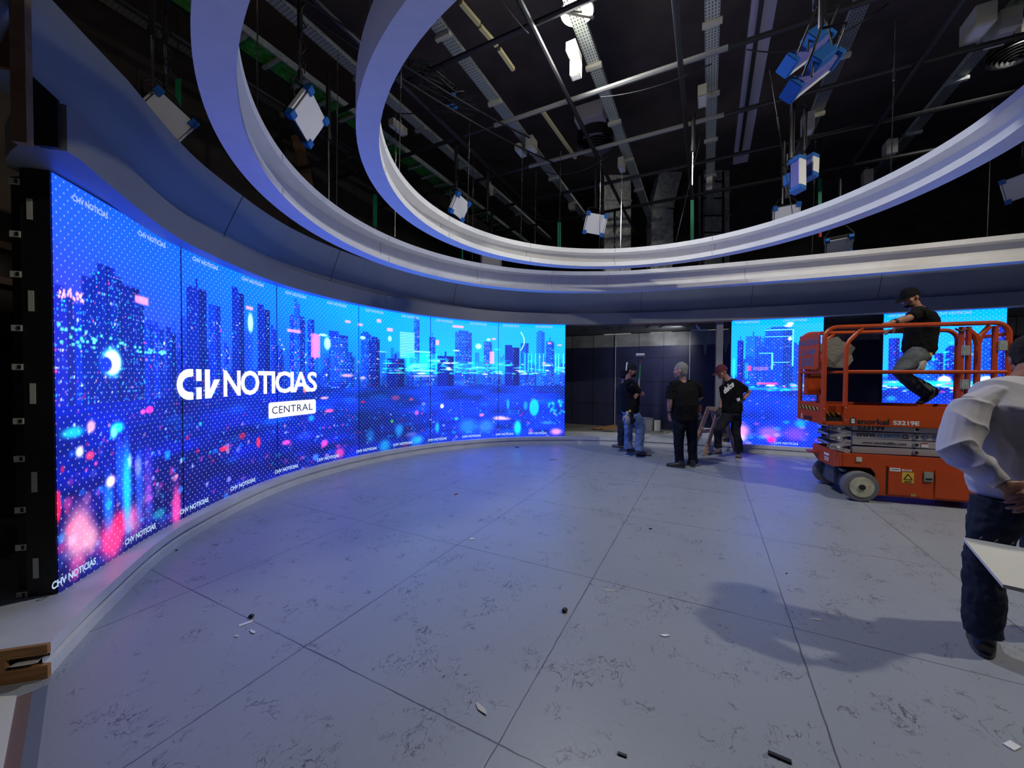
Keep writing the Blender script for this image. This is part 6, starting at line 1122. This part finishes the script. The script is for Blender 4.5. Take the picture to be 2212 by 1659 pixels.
bit('bottle_cap', 543, 1334, (.035, .03, .02), M_blackp, 'small round black cap on the floor at left by a white scrap', 'debris', shape=1)
bit('paper_scrap', 531, 1347, (.07, .02, .002), M_white, 'narrow white paper scrap beside the small black cap', 'debris', .75)
bit('paper_scrap', 546, 1366, (.07, .018, .002), M_white, 'thin white scrap lying on the floor seam at left', 'debris', -.5, shape='sheet'); bit('paper_scrap', 511, 1376, (.03, .015, .002), M_white, 'tiniest white scrap left of the floor seam', 'debris', shape='sheet')
bit('cable_clip', 1215, 1321, (.055, .03, .024), M_blackp, 'black plastic clip of two lobes on the floor in the middle', 'debris', shape=2)
bit('paper_scrap', 1020, 1165, (.06, .03, .004), M_white, 'small pale crumpled scrap on the bluish part of the floor', 'debris', .4, shape='sheet'); bit('tape_piece', 1316, 1275, (.07, .012, .001), M_beige, 'faint strip of clear tape right of the floor seam crossing', 'debris', -.2)
bit('tape_piece', 1040, 1533, (.08, .03, .001), M_beige, 'flattened clear tape near the bottom of the floor', 'debris', -.9, shape='sheet'); bit('paper_scrap', 1436, 1374, (.06, .02, .006), M_white, 'crumpled whitish scrap in the middle right of the floor', 'debris', shape='sheet')
bit('black_bit', 1684, 1638, (.075, .014, .008), M_blackp, 'slim black plastic piece at the bottom of the floor', 'debris', -.55); bit('black_bit', 1344, 1632, (.035, .01, .006), M_blackp, 'short black splinter near the bottom seam', 'debris', -.4); bit('paper_scrap', 2186, 1612, (.05, .03, .004), M_white, 'white scrap at the lower right corner of the floor', 'debris', .3)
bit('tape_piece', 1762, 1338, (.06, .015, .001), M_beige, 'short pale tape strip near the shadow edge', 'debris', -.15); bit('paper_scrap', 1354, 984, (.18, .06, .004), M_white, 'white paper scraps on the floor in front of the man in jeans', 'debris', .1, shape='sheet'); bit('black_bit', 1117, 966, (.10, .04, .015), M_blackp, 'dark flat bit lying at the foot of the plinth', 'debris', 0, shape=1)
bit('black_bit', 380, 1190, (.02, .015, .01), M_blackp, 'black speck at the plinth foot, nearer of two', 'debris', shape=1); bit('wood_chip', 985, 1068, (.05, .02, .006), mat('brown_chip', (.3, .12, .06), .7), 'small reddish chip on the floor toward the curved screen', 'debris', .8)
bit('wood_chip', 1195, 993, (.12, .03, .004), MATS['brown_chip'], 'faint reddish strip on the floor ahead of the opening', 'debris', 0); bit('black_bit', 1700, 1240, (.02, .01, .006), M_blackp, 'black speck right of the middle seam', 'debris', shape=1); bit('black_bit', 1405, 1143, (.03, .012, .006), M_blackp, 'small dark sliver on the seam in front of the grey haired man', 'debris', .3)
sc.cycles.max_bounces = 6; sc.cycles.diffuse_bounces = 3; sc.cycles.glossy_bounces = 3; sc.cycles.transmission_bounces = 1
sc.cycles.use_adaptive_sampling = True; sc.cycles.adaptive_threshold = 0.03; sc.cycles.use_denoising = True; sc.cycles.sample_clamp_indirect = 4
